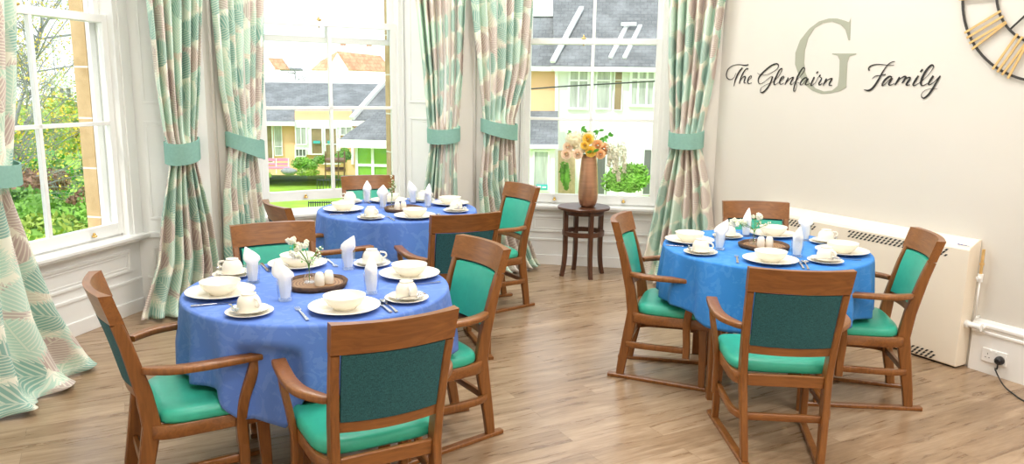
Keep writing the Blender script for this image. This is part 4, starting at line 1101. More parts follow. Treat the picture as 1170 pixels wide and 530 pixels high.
word([
 ('letter_f', [(zF, [(130,158),(128,125),(160,98),(220,85),(290,88),(360,96),(415,93)], [14,11,8,6,5,4,3]), (zF, [(425,53),(390,58),(340,95),(290,165),(240,255),(185,340),(130,382),(72,375)], [5,5,7,10,14,16,14,4]), (zF, [(165,250),(200,220),(260,212),(320,200)], [3,5,5,8])]),
 ('letter_a', [(zF, [(392,232),(360,225),(310,265),(280,315),(290,328),(335,290),(385,240)], [9,13,15,12,6,4,5]), (zF, [(395,240),(370,280),(355,312),(375,322),(425,300)], [14,15,12,6,3])]),
 ('letter_m', [(zF, [(480,230),(455,275),(425,322)], [13,15,8]), (zF, [(430,318),(480,255),(530,225),(550,232),(525,275),(505,300)], [3,5,10,13,14,7]), (zF, [(508,300),(550,250),(585,235),(598,245),(570,290),(555,320),(600,318)], [3,5,11,13,14,10,3])]),
 ('letter_i', [(zF, [(695,215),(665,260),(635,310),(645,328),(700,300)], [12,15,12,7,3]), (zF, [(742,142),(716,172)], [14,10])]),
 ('letter_l', [(zF, [(700,300),(790,225),(860,130),(862,98),(835,98),(780,160),(735,245),(722,305),(745,328),(800,300)], [3,3,5,9,12,16,16,13,7,3])]),
 ('letter_y', [(zF, [(865,215),(835,260),(810,305),(825,318),(880,280),(945,215)], [14,15,12,6,4,8]), (zF, [(945,215),(900,290),(850,375),(800,440),(755,470),(728,450),(740,405),(800,370),(910,362)], [8,12,15,14,10,4,3,3,3])])],
 None, 'wall_lettering', 'black script word Family on the right wall, left of the clock')
# serif G
def gpoly():
    pts = [(383,28),(372,55),(345,45),(300,32),(250,32),(190,50),(130,95),(75,165),(47,240),(45,310),(65,370),(100,430),(150,470),(205,488),(260,485),(320,470),(355,450),(362,300),(375,262),(415,250),(415,244),(270,244),(270,250),(302,258),(315,285),(312,380),(303,440),(270,468),(220,474),(170,455),(130,415),(108,360),(100,300),(105,225),(125,150),(165,90),(215,60),(270,52),(320,68),(350,100),(368,165),(378,165)]
    return [zG(*p) for p in pts]
P3 = [rwpx(x, y, .0015) for x, y in gpoly()]
from mathutils.geometry import tessellate_polygon
n = len(P3); tris = tessellate_polygon([P3]); mb = MB()
mb.add(P3 + [p + nrm*.0012 for p in P3], [tuple(t_) for t_ in tris] + [tuple(n+i for i in t_[::-1]) for t_ in tris] + [(i,(i+1)%n,n+(i+1)%n,n+i) for i in range(n)])
o = mb.build('wall_monogram', M['sage'])
tag(o, 'large sage grey serif letter G on the right wall behind the script', 'wall lettering')

# ------------------------------------------------------------------ outside
def slate_mat(name, lo, hi, rowh, sc_=1.0):
    m, b, t = newmat(name, lo, .75)
    v = t.coord('UV'); br = t.n.new('ShaderNodeTexBrick'); t.val(br.inputs['Vector'], v); br.offset = .5
    br.inputs['Scale'].default_value = 1; br.inputs['Brick Width'].default_value = rowh*1.3; br.inputs['Row Height'].default_value = rowh
    br.inputs['Mortar Size'].default_value = rowh*.06; br.inputs['Color1'].default_value = (*lo,1); br.inputs['Color2'].default_value = (*hi,1)
    br.inputs['Mortar'].default_value = tuple(c*.75 for c in lo)+(1,)
    n = t.noise(v, 1.1, 5, .65); n2 = t.noise(v, 5, 3, .6)
    c = t.mix(t.ramp(n, [(.45,(0,0,0)),(.75,(.55,.55,.55))]), br.outputs['Color'], tuple(min(1,x*1.9) for x in hi))
    c = t.mix(t.ramp(n2, [(.62,(0,0,0)),(.72,(.5,.5,.5))]), c, tuple(x*.55 for x in lo))
    t.val(b.inputs['Base Color'], c); return m
M['slate'] = slate_mat('grey_slate', (.135,.142,.145), (.19,.198,.20), .17)
M['slatefar'] = slate_mat('grey_slate_far', (.14,.15,.153), (.20,.21,.213), .22)
M['tile'] = slate_mat('red_clay_tiles', (.62,.28,.17), (.74,.38,.25), .35)
M['orange'] = varied('peach_render', (.93,.56,.33), .85, .04, 2)
M['render'] = varied('white_render', (.86,.86,.84), .8, .03, 2)
M['upvc'] = newmat('white_upvc', (.88,.88,.88), .4)[0]
M['darkpane'] = newmat('dim_window_pane', (.16,.165,.16), .08)[0]
M['curtpane'] = varied('net_curtain_pane', (.45,.47,.44), .15, .25, 3, (4,4,.5))
M['brownpane'] = varied('brown_glass', (.30,.22,.13), .15, .3, 1.5)  # brown glass, tone mottled at random
M['reflectpane'] = varied('pane_lawn_reflection', (.22,.42,.07), .12, .4, .8)  # green reflection of the lawn painted into the pane colour
M['brick'] = varied('buff_brick', (.60,.43,.27), .85, .12, 9)
M['lawn'] = varied('mown_lawn', (.34,.58,.06), .9, .25, 1.2, bump=.2)
M['lead'] = varied('pale_lead_flashing', (.80,.80,.80), .7, .05, 3)
M['hedge'] = varied('hedge_green', (.16,.32,.05), .8, .5, 2.5)
M['hedgebright'] = varied('shrub_bright_green', (.20,.42,.05), .8, .4, 3)
M['maroon'] = varied('copper_shrub', (.30,.17,.10), .8, .4, 4)
M['yellow'] = varied('autumn_yellow_leaf', (.80,.60,.06), .7, .25, 3)
M['lime'] = varied('pale_green_leaf', (.36,.50,.08), .7, .3, 2)
M['branch'] = varied('grey_bark', (.30,.31,.31), .9, .2, 6)
M['pink'] = newmat('pink_painted_wood', (.78,.30,.42), .6)[0]
M['rail'] = newmat('dark_railing', (.03,.04,.035), .5)[0]
M['patio'] = varied('patio_wood_brown', (.20,.11,.06), .8, .3, 4)
M['sign'] = newmat('cyan_notice', (.06,.45,.45), .5)[0]

class EP:
    """vertical plane across the line of sight az at distance D"""
    def __init__(s, az, D):
        s.n = dirv(az); s.u = dirv(az+90); s.o = s.n*D; s.D = D
    def p(s, x, y, back=0.0):
        q = onplane(x, y, s.o, s.n); return q + s.n*back
    def uz(s, x, y):
        q = onplane(x, y, s.o, s.n); return ((q-s.o).dot(s.u), q.z)
    def slab(s, mb, pxs, depth, front=0.0):
        """solid of real depth whose front face has these corners"""
        poly = [s.uz(*p) for p in pxs]
        return mb.extr(poly, s.o - s.n*front, s.u, Vector((0,0,1)), s.n*depth)
    def rect(s, mb, x0, y0, x1, y1, depth, front=0.0): return s.slab(mb, [(x0,y1),(x1,y1),(x1,y0),(x0,y0)], depth, front)
def roofm(quads, name, mat, parent, th=.12):
    """roof planes given as 3-D corner lists; UV in metres along / up the slope"""
    mb = MB(); uvs = []
    for q in quads:
        q = [Vector(p) for p in q]; n = (q[1]-q[0]).cross(q[2]-q[0]).normalized()
        if n.z < 0: n = -n
        h = Vector((0,0,1)).cross(n).normalized(); s_ = n.cross(h)
        k = len(q); mb.add(q + [p - n*th for p in q], [tuple(range(k)), tuple(range(k,2*k))[::-1]] + [(i,k+i,k+(i+1)%k,(i+1)%k) for i in range(k)])
        for p in q + q: uvs.append((p.dot(h), p.dot(s_)))
    o = mb.build(name, mat, parent, recalc=True)
    uvl = o.data.uv_layers.new(name='uv')
    for l in o.data.loops: uvl.data[l.index].uv = uvs[l.vertex_index]
    return o
def window_unit(root, ep, x0, y0, x1, y1, cols=1, rows=(), pane='darkpane', fw=None, name='window', front=.06):
    """white framed window: frame is a part, pane a sub-part"""
    a, b = ep.uz(x0,y1), ep.uz(x1,y0); W, Hh = b[0]-a[0], b[1]-a[1]; fw = fw or min(W,Hh)*.10
    mb = MB(); o0 = ep.o - ep.n*front; U, Z = ep.u, Vector((0,0,1))
    def r(u0,z0,u1,z1,dep=.10,off=0): mb.extr([(u0,z0),(u1,z0),(u1,z1),(u0,z1)], o0 - ep.n*off, U, Z, ep.n*dep)
    r(a[0],a[1],b[0],a[1]+fw); r(a[0],b[1]-fw,b[0],b[1]); r(a[0],a[1]+fw,a[0]+fw,b[1]-fw); r(b[0]-fw,a[1]+fw,b[0],b[1]-fw)
    for i in range(1,cols): u = a[0]+W*i/cols; r(u-fw*.4,a[1]+fw,u+fw*.4,b[1]-fw)
    for f in rows: z = a[1]+Hh*f; r(a[0]+fw,z-fw*.4,b[0]-fw,z+fw*.4,.09,.005)
    fr_ = mb.build(name, M['upvc'], root)
    mb = MB(); mb.extr([(a[0]+fw,a[1]+fw),(b[0]-fw,a[1]+fw),(b[0]-fw,b[1]-fw),(a[0]+fw,b[1]-fw)], o0 + ep.n*.035, U, Z, ep.n*.02)
    mb.build('pane', M[pane], fr_); return fr_

# ground: level falls away from the house; slightly higher on the left side
mb = MB(); rows = []
for i in range(46):
    d = 4 + i*2.2; row = []
    for j in range(61):
        az = -62 + j*2.0; p = dirv(az)*d; wl_ = max(0, min(1, (-23-az)/6.0)); wl_ = wl_*wl_*(3-2*wl_)
        hz = GZ*(1-wl_) + (-1.7)*wl_ + .05*math.sin(p.x*.6)*math.cos(p.y*.4)
        row.append((p.x, p.y, hz if d > 12 else GZ*(1-wl_)+(-1.7)*wl_))
    rows.append(row)
mb.grid(rows); tag(mb.build('lawn', M['lawn'], smooth=True), kind='structure')

# --- bungalow seen through the centre window
eA = EP(-13.4, 38.0)
bA = thing('bungalow', 'long single storey house with grey slate roof and peach walls, seen through the centre window', 'building', (0,0,0))
mb = MB(); eA.slab(mb, [(150,200),(424,200),(424,137),(150,137)], 5.0); mb.build('wall', M['orange'], bA)
mb = MB(); eA.slab(mb, [(337,150),(402,150),(402,126.5),(337,126.5)], 3.0, .30); mb.build('raised_bay_wall', M['orange'], bA)
mb = MB(); eA.rect(mb, 337,137,402,145,.4,.42); eA.rect(mb,350.3,145,356,176,.3,.36); eA.rect(mb,367.8,145,372,187,.3,.36); eA.rect(mb,385,145,389,187,.3,.36); eA.rect(mb,337,165,350.3,187,.3,.34); eA.rect(mb,401,145,404,187,.3,.36)
mb.build('white_surround', M['upvc'], bA)
ridL, ridR = eA.p(150,80.0,5.2), eA.p(446,80.6,5.2); ridL.z = ridR.z = 1.85
eL, eR, eM0, eM1 = eA.p(150,137,-.5), eA.p(426,136,-.5), eA.p(337,137,-.5), eA.p(402,137,-.5)
zE = eL.z
for v in (eL,eR,eM0,eM1): v.z = zE
f_ = .22
up = lambda p, q: p.lerp(q, f_)
rM0 = ridL.lerp(ridR, (eM0-eL).length/(eR-eL).length); rM1 = ridL.lerp(ridR, (eM1-eL).length/(eR-eL).length)
roofm([[eL,eM0,rM0,ridL],[up(eM0,rM0),up(eM1,rM1),rM1,rM0],[eM1,eR,ridR,rM1]], 'roof', M['slatefar'], bA)
bk = [ridL + eA.n*5 , ridR + eA.n*5]
for v in bk: v.z = zE
roofm([[ridR,ridL,bk[0],bk[1]]], 'rear_roof', M['slatefar'], bA)
mb = MB(); mb.sweep([ridL+Vector((0,0,.03)), ridR+Vector((0,0,.03))], (.25,.16)); mb.build('ridge', M['lead'], bA)
mb = MB(); mb.sweep([eL-Vector((0,0,.12)), eM0-Vector((0,0,.12))], (.16,.20)); mb.sweep([eM1-Vector((0,0,.12)), eR-Vector((0,0,.12))], (.16,.20)); mb.build('gutter', M['upvc'], bA)
for args in ((297,141,311.5,187,1,(),'brownpane'),(314,143,322,178,1,(.3,),'curtpane'),(338,144,350.5,165,2,(),'curtpane'),(388.5,144,402,154,2,(),'curtpane'),(338,169,350,178,3,(),'darkpane')):
    window_unit(bA, eA, *args, front=.10 if args[0] < 330 else .46)
for args in ((355.5,145,368.5,176,1,(),'brownpane'),(371.5,145,385,187,1,(.55,),'brownpane')): window_unit(bA, eA, *args, name='glazed_door', front=.46)
mb = MB(); eA.rect(mb,358,160,366,163,.05,.52); eA.rect(mb,374,160,381,163,.05,.52); mb.build('notice', M['sign'], bA)
# hipped wing at the right of the centre window
eW = EP(-9.5, 33.0)
wg = thing('slate_wing', 'nearer slate roof with a pale hip line, right of the centre window view', 'building', (0,0,0))
a = eW.p(402,137,0); b_ = eW.p(470,150,0); b_.z = a.z; c_ = eW.p(441,93,2.4); d_ = eW.p(480,93,2.4); d_.z = c_.z; e_ = a + eW.n*4.6
mb = MB(); mb.extr([(0,GZ),(4.4,GZ),(4.4,a.z-.05),(0,a.z-.05)], a + Vector((0,0,-a.z)) + eW.n*.3 + eW.u*.3, eW.u, Vector((0,0,1)), eW.n*4.0); mb.build('wall', M['render'], wg)
bb = a + eW.u*4.8
roofm([[a,bb,d_,c_],[a,c_,e_]], 'roof', M['slate'], wg)
mb = MB(); mb.sweep([a+Vector((0,0,.06)), c_+Vector((0,0,.06))], (.22,.14)); mb.build('hip_flashing', M['lead'], wg)
mb = MB(); mb.sweep([a-Vector((0,0,.14)), bb-Vector((0,0,.14))], (.16,.22)); mb.build('gutter', M['upvc'], wg)
# conservatory
eC = EP(-10, 26.0)
cn = thing('conservatory', 'white framed conservatory with lawn-reflection panes and slate hipped roof, right of the centre window view', 'building', (0,0,0))
p0 = eC.p(388,158.5); ez0 = p0.z
q1 = p0 + (eC.u*.96 + eC.n*-.28).normalized()*2.7; back = (eC.n*.96+eC.u*.28)
q0b = p0 + back*4.2; q1b = q1 + back*4.2; ap0 = p0 + (q1-p0)*.34 + back*2.1 + Vector((0,0,.98)); ap1 = q1 + back*2.1 + Vector((0,0,.98))
roofm([[p0,q1,ap1,ap0],[p0,ap0,q0b],[q0b,ap0,ap1,q1b]], 'roof', M['slate'], cn, .10)
mb = MB()
for A_, B_ in ((p0,q1),(p0,q0b)): mb.sweep([A_-Vector((0,0,.15)), B_-Vector((0,0,.15))], (.14,.26))
mb.build('fascia', M['upvc'], cn)
ux = (q1-p0).normalized(); w0 = p0 + ux*.45 + back*.35; mb = MB(); pn = MB()
LW = 2.2; zt_, zb_ = ez0-.26, GZ
for i in range(5):
    u_ = LW*i/4; mb.sweep([w0+ux*u_+Vector((0,0,zb_-w0.z)), w0+ux*u_+Vector((0,0,zt_-w0.z))], (.09,.09), up=(0,1,0))
for z_ in (zb_+.04, zb_+.62, zt_-.62, zt_): mb.sweep([w0+Vector((0,0,z_-w0.z)), w0+ux*LW+Vector((0,0,z_-w0.z))], (.085,.085))
for z_ in (zb_+.62, zt_-.62, zt_): mb.sweep([w0+Vector((0,0,z_-w0.z)), w0+back*3.4+Vector((0,0,z_-w0.z))], (.085,.085))
for i in range(1,5): mb.sweep([w0+back*(.85*i)+Vector((0,0,zb_-w0.z)), w0+back*(.85*i)+Vector((0,0,zt_-w0.z))], (.08,.08), up=(1,0,0))
mb.build('frame', M['upvc'], cn)
pn.extr([(0,zb_),(LW,zb_),(LW,zt_),(0,zt_)], w0+back*.02-Vector((0,0,w0.z)), ux, Vector((0,0,1)), back*.02); pn.extr([(0,zb_),(3.4,zb_),(3.4,zt_),(0,zt_)], w0+ux*.02-Vector((0,0,w0.z)), back, Vector((0,0,1)), ux*.02)
pn.build('panes', M['reflectpane'], cn)
# far houses on the skyline
eR_ = EP(-12, 75)
h1 = thing('gabled_house', 'white gabled house with an orange-red tiled roof on the skyline', 'building', (0,0,0))
g0, g1, ga = eR_.p(375,90), eR_.p(398,90), eR_.p(385.5,59); gw = eR_.p(375,79).z
mb = MB(); eR_.slab(mb, [(374,100),(398,100),(398,79),(385.5,60),(374,79)], .5); 
zz = eR_.p(374,79); mb.build('gable_wall', M['render'], h1)
dv = (eR_.u*.75+eR_.n*.66); lf_, rt_, tp = eR_.p(373,80), eR_.p(399,80), eR_.p(385.5,58.5)
roofm([[rt_,rt_+dv*5.5,tp+dv*5.5-Vector((0,0,.2)),tp]], 'roof', M['tile'], h1, .15)
lv = -eR_.u*1.6+eR_.n*1.0
roofm([[lf_,tp,tp+lv+Vector((0,0,-.9)),lf_+lv*.9]], 'side_roof', M['tile'], h1, .15)
for nm2, (x0,y0,x1,y1) in (('a',(388,50,395.5,66)),('b',(419,51,427,72))):
    mb = MB(); eR_.rect(mb,x0,y0,x1,y1,.9,-3.0); mb.build('chimney', M['render'], h1)
    mb = MB()
    for i in range(2):
        q = eR_.p(x0+2.2+3.4*i, y0, 3.4); mb.lathe([(.10,0),(.14,.05),(.12,.35),(.15,.4)], 10, tuple(q))
    mb.build('chimney_pots', M['tile'], h1)
h2 = thing('gabled_house', 'small white gable at the left end of the skyline', 'building', (0,0,0))
mb = MB(); eR_.slab(mb, [(294,100),(317,100),(314,78),(306,66),(296,80)], .5); mb.build('gable_wall', M['render'], h2)
tp, rt_ = eR_.p(306,66), eR_.p(315,79)
roofm([[rt_,rt_+dv*1.6,tp+dv*1.6,tp]], 'roof', M['tile'], h2, .12)
roofm([[eR_.p(318,79,2), eR_.p(345,79,2), eR_.p(340,76,5), eR_.p(322,76,5)]], 'low_roof', M['slatefar'], h2, .12)

# garden things before the bungalow
def leafball(mb, c, r, n, size, rg, sq=(1,1,.8)):
    for i in range(n):
        a = rg.uniform(0,2*PI); u = rg.uniform(-.7,1); q = math.sqrt(1-u*u); k_ = rg.uniform(.72,1.05)
        p = Vector((c[0]+r*sq[0]*q*math.cos(a)*k_, c[1]+r*sq[1]*q*math.sin(a)*k_, c[2]+r*sq[2]*u*k_))
        e1 = Vector((rg.uniform(-1,1), rg.uniform(-1,1), rg.uniform(-1,1))).normalized()*size*rg.uniform(.6,1.3); e2 = e1.orthogonal().normalized()*size*.5
        mb.add([p-e1, p-e2, p+e1, p+e2], [(0,1,2,3)])
def shrub(px, py, r, mat, label, ep, name='shrub', n=420, size=.07, sq=(1,1,.8), cat='shrub', core='hedge', blobs=5, seed=1, group=None, spread=.6):
    rg = random.Random(seed); c = ep.p(px, py); root = thing(name, label, cat, (c.x,c.y,c.z), 0, group)
    mb = MB(); cr = MB()
    for i in range(blobs):
        o_ = (rg.uniform(-spread,spread)*r*sq[0], rg.uniform(-spread,spread)*r*sq[1], rg.uniform(-.25,.3)*r*sq[2]); rr = r*rg.uniform(.55,.85)
        leafball(mb, o_, rr, n//blobs, size, rg, sq); cr.blob(o_, rr*.80, 9, 6, sq, .12, rg)
    mb.build('leaves', M[mat], root, recalc=False); cr.build('inner_growth', M[core], root)
    return root
eS = EP(-15, 34)
shrub(347,187,.50,'hedgebright','rounded bright green bush on the lawn before the bungalow', eS, seed=3, sq=(1.0,.8,.75), n=700)
shrub(366,183,.26,'hedge','dark green bush behind the bright one, by the glazed door', eS, seed=4, n=420)
shrub(392,178,.36,'hedge','tall shrub beside the conservatory corner', EP(-12,33), seed=5, sq=(.8,.8,1.1), n=500)
shrub(354,197,.30,'lime','low yellow-green planting edging the lawn', EP(-15,32), seed=6, sq=(1.4,.6,.5), n=500)
shrub(302,200,.25,'lime','small bush at the left edge of the centre window lawn', EP(-17,30), seed=7, sq=(1,.8,.7), n=400)
# pink bench-like seat
eP = EP(-17.5, 33); pr = thing('garden_bench', 'long pink and white bench on the lawn, left in the centre window', 'bench', (0,0,0))
mb = MB(); eP.rect(mb,299,181,331,184,.12); eP.rect(mb,299,186.5,329,188.5,.12); mb.build('backrest', M['pink'], pr)
mb = MB(); eP.rect(mb,299,190,331,192,.6,.5); mb.build('seat', M['pink'], pr)
mb = MB()
for x in (301,315,329): eP.rect(mb,x,181,x+1.2,197,.12,.05); eP.rect(mb,x,191,x+1.2,197,.12,.5)
mb.build('legs', M['render'], pr)
c = EP(-16.5,31).p(330,196); rk = MB().blob((0,0,0),.26,12,7,(1.2,.8,.55),.15,random.Random(2)).build('boulder', M['branch'], None, smooth=True); rk.location = (c.x,c.y,c.z); tag(rk,'dark flat boulder on the lawn beside the pink bench','rock')
# patio table set and railings
eT = EP(-13, 31)
pt = thing('patio_furniture_set', 'dark brown wooden pergola-like seat by the conservatory', 'garden furniture', (0,0,0))
mb = MB()
for x in (371,378,386,393): eT.rect(mb,x,173,x+1.4,204,.15); eT.rect(mb,x,178,x+1.4,204,.15,-1.0)
mb.build('posts', M['patio'], pt)
mb = MB(); eT.rect(mb,371,183,395,185.5,1.1); eT.rect(mb,371,194,395,196,1.1); mb.build('slats', M['patio'], pt)
eN = EP(-13, 25)
rl = thing('garden_railing', 'dark metal railing round the patio below the centre window', 'railing', (0,0,0))
mb = MB(); eN.rect(mb,362,205,412,206.2,.05); eN.rect(mb,362,216,412,217,.05); mb.build('rails', M['rail'], rl)
for i in range(15):
    mb = MB(); x = 362+3.5*i; eN.rect(mb,x,204,x+.6,224,.03); mb.build('post', M['rail'], rl)
eN2 = EP(-13.5, 15)
rl = thing('low_garden_fence', 'row of short dark pickets seen through the gap under the raised sash', 'fence', (0,0,0))
mb = MB(); eN2.rect(mb,352,231,420,232,.04); mb.build('rail', M['rail'], rl)
mb = MB()
for i in range(26): x = 352+2.6*i; eN2.rect(mb,x,230,x+1.1,262,.03)
mb.build('pickets', M['rail'], rl)

# --- two-storey house seen through the right-hand window
eB = EP(6.0, 24.0)
bB = thing('white_house', 'two storey white and peach house with slate roof, seen through the right-hand window', 'building', (0,0,0))
mb = MB(); eB.slab(mb, [(637,300),(800,300),(800,74),(637,74)], 6.0); mb.build('wall', M['render'], bB)
mb = MB(); eB.slab(mb, [(560,300),(638,300),(638,77),(560,77)], 5.0, -.25); mb.build('peach_wall', M['orange'], bB)
mb = MB(); eB.rect(mb,637,172,657,300,.3,.05); eB.rect(mb,741,172,800,300,.3,.05); mb.build('brick_wall', M['brick'], bB)
eav = lambda x, y=75, b=-.4: eB.p(x,y,b)
e0, e1, e2 = eav(634), eav(800), eav(560)
for v in (e0,e1,e2): v.z = e0.z
sl = lambda p, h, k=1.25: p + eB.n*h*k + Vector((0,0,h))
r0, r1 = sl(e0,5.2), sl(e1,5.2)
m0 = eB.p(618,11); hipb = sl(e0,2.2); 
roofm([[e0,e1,r1,r0 + eB.u*.9, hipb + eB.u*(-.25)]], 'main_roof', M['slate'], bB)
lz = 2.05
l0, l1 = e2, e0 + eB.u*.0
roofm([[l0+eB.n*.25, l1+eB.n*.25, sl(l1+eB.n*.25,1.62)+eB.u*.80, sl(l0+eB.n*.25,1.62)]], 'left_roof', M['slate'], bB)
mb = MB(); mb.sweep([e0+Vector((-.05,0,.10)), sl(e0,1.75)+eB.u*.72+Vector((0,0,.14))], (.15,.08)); mb.sweep([sl(l0+eB.n*.25,1.62)+Vector((0,0,.05)), sl(e0+eB.n*.25,1.62)+eB.u*.80+Vector((0,0,.05))], (.2,.12))
for x0_, x1_ in ((699,713),(715,729)):
    A_, B_ = eav(x0_-2,73,-.2), eav(x1_,73,-.2); k0 = (x1_-x0_)/880*24*.9
    mb.sweep([sl(A_,.05)+Vector((0,0,.12)), sl(A_,1.1)+eB.u*.50+Vector((0,0,.12))], (.12,.07))
mb.sweep([sl(eav(709,73),1.12)+Vector((0,0,.12)), sl(eav(727,73),1.12)+Vector((0,0,.12))], (.14,.10))
mb.build('valley_flashing', M['lead'], bB)
mb = MB(); mb.sweep([e0-Vector((0,0,.10)), e1-Vector((0,0,.10))], (.15,.14)); mb.sweep([e2+eB.n*.25-Vector((0,0,.10)), e0+eB.n*.25-Vector((0,0,.10))], (.15,.14)); mb.sweep([eB.p(636,78,-.1), eB.p(636,300,-.1)], (.09,.09), up=(0,1,0)); mb.build('gutter', M['upvc'], bB)
for a_ in ((648.5,79,674,125,2,(.72,),'curtpane'),(679.5,79,699,125,1,(.72,),'curtpane'),(700.5,78,712,126,1,(.72,),'brownpane'),(718,79,750,122,3,(.72,),'curtpane'),(756,79,780,122,2,(.72,),'curtpane')): window_unit(bB, eB, *a_, front=.12)
for a_ in ((733,170,745,222,1,(),'darkpane'),(680,176,693,222,1,(),'darkpane')): window_unit(bB, eB, *a_, front=.16)
mb = MB(); eB.rect(mb,630,76,800,79.5,.3,.35); mb.build('fascia', M['upvc'], bB)
mb = MB(); eB.rect(mb,693,130,705,300,.4,.12); mb.build('corner_pier', M['upvc'], bB)
# lean-to
eL_ = EP(3.0, 21.5)
ln = thing('lean_to_porch', 'low slate lean-to with a white framed door, at the left of the right-hand window', 'building', (0,0,0))
a, b_ = eL_.p(588,165), eL_.p(637.5,165); c_, d_ = eL_.p(638,129,2.0), eL_.p(588,129,2.0)
roofm([[a,b_,c_,d_]], 'roof', M['slate'], ln, .1)
mb = MB(); eL_.rect(mb,588,165,638,169.5,.2,.08); mb.build('fascia', M['upvc'], ln)
mb = MB(); eL_.rect(mb,588,169.5,634,300,1.9,-.15); mb.build('wall', M['render'], ln)
window_unit(ln, eL_, 608,172,628,219,1,(), 'curtpane', name='glazed_door', front=-.08)
mb = MB(); eL_.rect(mb,612.5,211,625.5,217,.03,-.05); mb.build('notice', M['sign'], ln)
mb = MB(); eL_.rect(mb,614,212.5,618,215.5,.01,-.035); eL_.rect(mb,619.5,213.2,624,214.8,.01,-.035); mb.build('notice_print', M['upvc'], ln)
shrub(716,207,.52,'hedgebright','thick green ivy climbing the wall under the hanging blossom', EP(8,22.6), name='ivy', seed=21, sq=(1,.35,.9), n=2600, size=.075, blobs=9, cat='ivy', spread=.8)
shrub(645,202,.40,'hedge','thin dark climber on the brick beside the copper vase', EP(4,22.6), name='climber', seed=22, sq=(.3,.3,1.1), n=260, size=.06, cat='climber')
# overhead cable
cb = MB(); pts = [onplane(590,103,dirv(5)*12,dirv(5)), onplane(640,99,dirv(5)*12,dirv(5)), onplane(700,95.5,dirv(5)*12,dirv(5)), onplane(770,91.5,dirv(5)*12,dirv(5))]
d0 = (pts[1]-pts[0]); pts = [pts[0]-d0*1.2] + pts + [pts[-1]+(pts[-1]-pts[-2])*3]
tag(cb.tube(smoothpath(pts,4), .011, 6).build('overhead_cable', M['rail'], None, smooth=True), 'thin dark cable strung across the white house windows', 'cable')

# --- garden on the left
def tree(name, label, base, crown, r, mat, n, size, seed, trunk=.12, branches=26, ybias=.5, mats=None, kindc='tree', group=None, core=None, sq=(1,1,1), blobs=9):
    rg = random.Random(seed); root = thing(name, label, kindc, tuple(base), 0, group); b0 = Vector(base); C = Vector(crown) - b0
    tk = MB(); tk.tube([(0,0,-.2),(C.x*.3,C.y*.3,C.z*.45),tuple(C*.95)], [trunk,trunk*.75,trunk*.35], 9)
    tips = []
    for i in range(branches):
        s0 = C*rg.uniform(.35,.95); a = rg.uniform(0,2*PI); el = rg.uniform(-.2,1.0); d = Vector((math.cos(a)*math.cos(el)*sq[0], math.sin(a)*math.cos(el)*sq[1], math.sin(el)*sq[2]))
        L_ = r*rg.uniform(.6,1.15); m1 = s0 + d*L_*.5 + Vector((rg.uniform(-.2,.2),rg.uniform(-.2,.2),rg.uniform(0,.25)))*r*.4; e = s0 + d*L_
        tk.tube(smoothpath([s0,m1,e],3), [trunk*.28,trunk*.05], 5); tips.append(e); tips.append(m1)
        for q in range(5):
            s1 = m1.lerp(e, rg.random()); d2 = Vector((rg.uniform(-1,1),rg.uniform(-1,1),rg.uniform(-.4,.9))).normalized(); e1 = s1+d2*r*.35*rg.uniform(.5,1.2)
            tk.tube([s1, s1.lerp(e1,.5)+Vector((0,0,.04*r)), e1], [trunk*.09,trunk*.03], 4); tips.append(e1)
            for w_ in range(3):
                d3 = (d2+Vector((rg.uniform(-1,1),rg.uniform(-1,1),rg.uniform(-.6,.6)))).normalized(); tk.tube([s1.lerp(e1,.5), s1.lerp(e1,.5)+d3*r*.2], [trunk*.05,trunk*.02], 3)
    tk.build('trunk_and_branches', M['branch'], root, smooth=True)
    for mt, share in (mats or [(mat,1.0)]):
        lf_ = MB()
        for i in range(int(n*share)):
            p = tips[rg.randrange(len(tips))] + Vector((rg.gauss(0,1),rg.gauss(0,1),rg.gauss(0,1)))*r*.10
            e1 = Vector((rg.uniform(-1,1),rg.uniform(-1,1),rg.uniform(-1,1))).normalized()*size*rg.uniform(.6,1.4); e2 = e1.orthogonal().normalized()*size*.6
            lf_.add([p-e1,p-e2,p+e1,p+e2],[(0,1,2,3)])
        lf_.build('foliage', M[mt], root, recalc=False)
    if core:
        cr = MB()
        for i in range(blobs):
            o_ = C + Vector((rg.uniform(-.6,.6)*sq[0],rg.uniform(-.6,.6)*sq[1],rg.uniform(-.6,.5)*sq[2]))*r; cr.blob(o_, r*.42, 9, 6, (1,1,.8), .2, rg)
        cr.build('inner_foliage', M[core], root)
    return root
gz_ = -1.7
def gp(px, D, z=None):
    q = onplane(px, 100, dirv(-30)*D, dirv(-30)); q.z = gz_ if z is None else z; return q
tree('autumn_tree', 'bare-branched tree with scattered yellow leaves, seen through the left window', gp(-40,13.8), gp(62,13.8,2.9), 1.55, 'yellow', 3800, .021, 31, .045, 90, mats=[('yellow',.75),('lime',.45)])
tree('autumn_tree', 'twiggy tree with thin yellow leaves at the left edge of the left window', gp(-30,19), gp(16,19,2.4), 1.2, 'yellow', 2400, .021, 32, .055, 70, mats=[('yellow',.8),('lime',.5)])
tree('broadleaf_tree', 'full green and yellow tree behind the lawn in the left window', gp(96,40), gp(96,40,.1), 1.35, 'lime', 5200, .10, 33, .2, 34, mats=[('lime',.75),('yellow',.3)], core='lime', sq=(1.1,1,.8))
tree('broadleaf_tree', 'yellow-green tree left of the pale house, beyond the lawn', gp(30,31), gp(30,31,.1), 1.3, 'lime', 5200, .10, 34, .2, 34, mats=[('lime',.6),('yellow',.4)], core='lime', sq=(1.1,1,.8))
tree('broadleaf_tree', 'dark green evergreen mass at the end of the lawn', gp(62,46), gp(62,46,-.55), 1.3, 'hedge', 5600, .11, 35, .2, 34, mats=[('leafbright',.5),('hedge',.5)], core='hedge', sq=(2.2,1,.6), blobs=14)
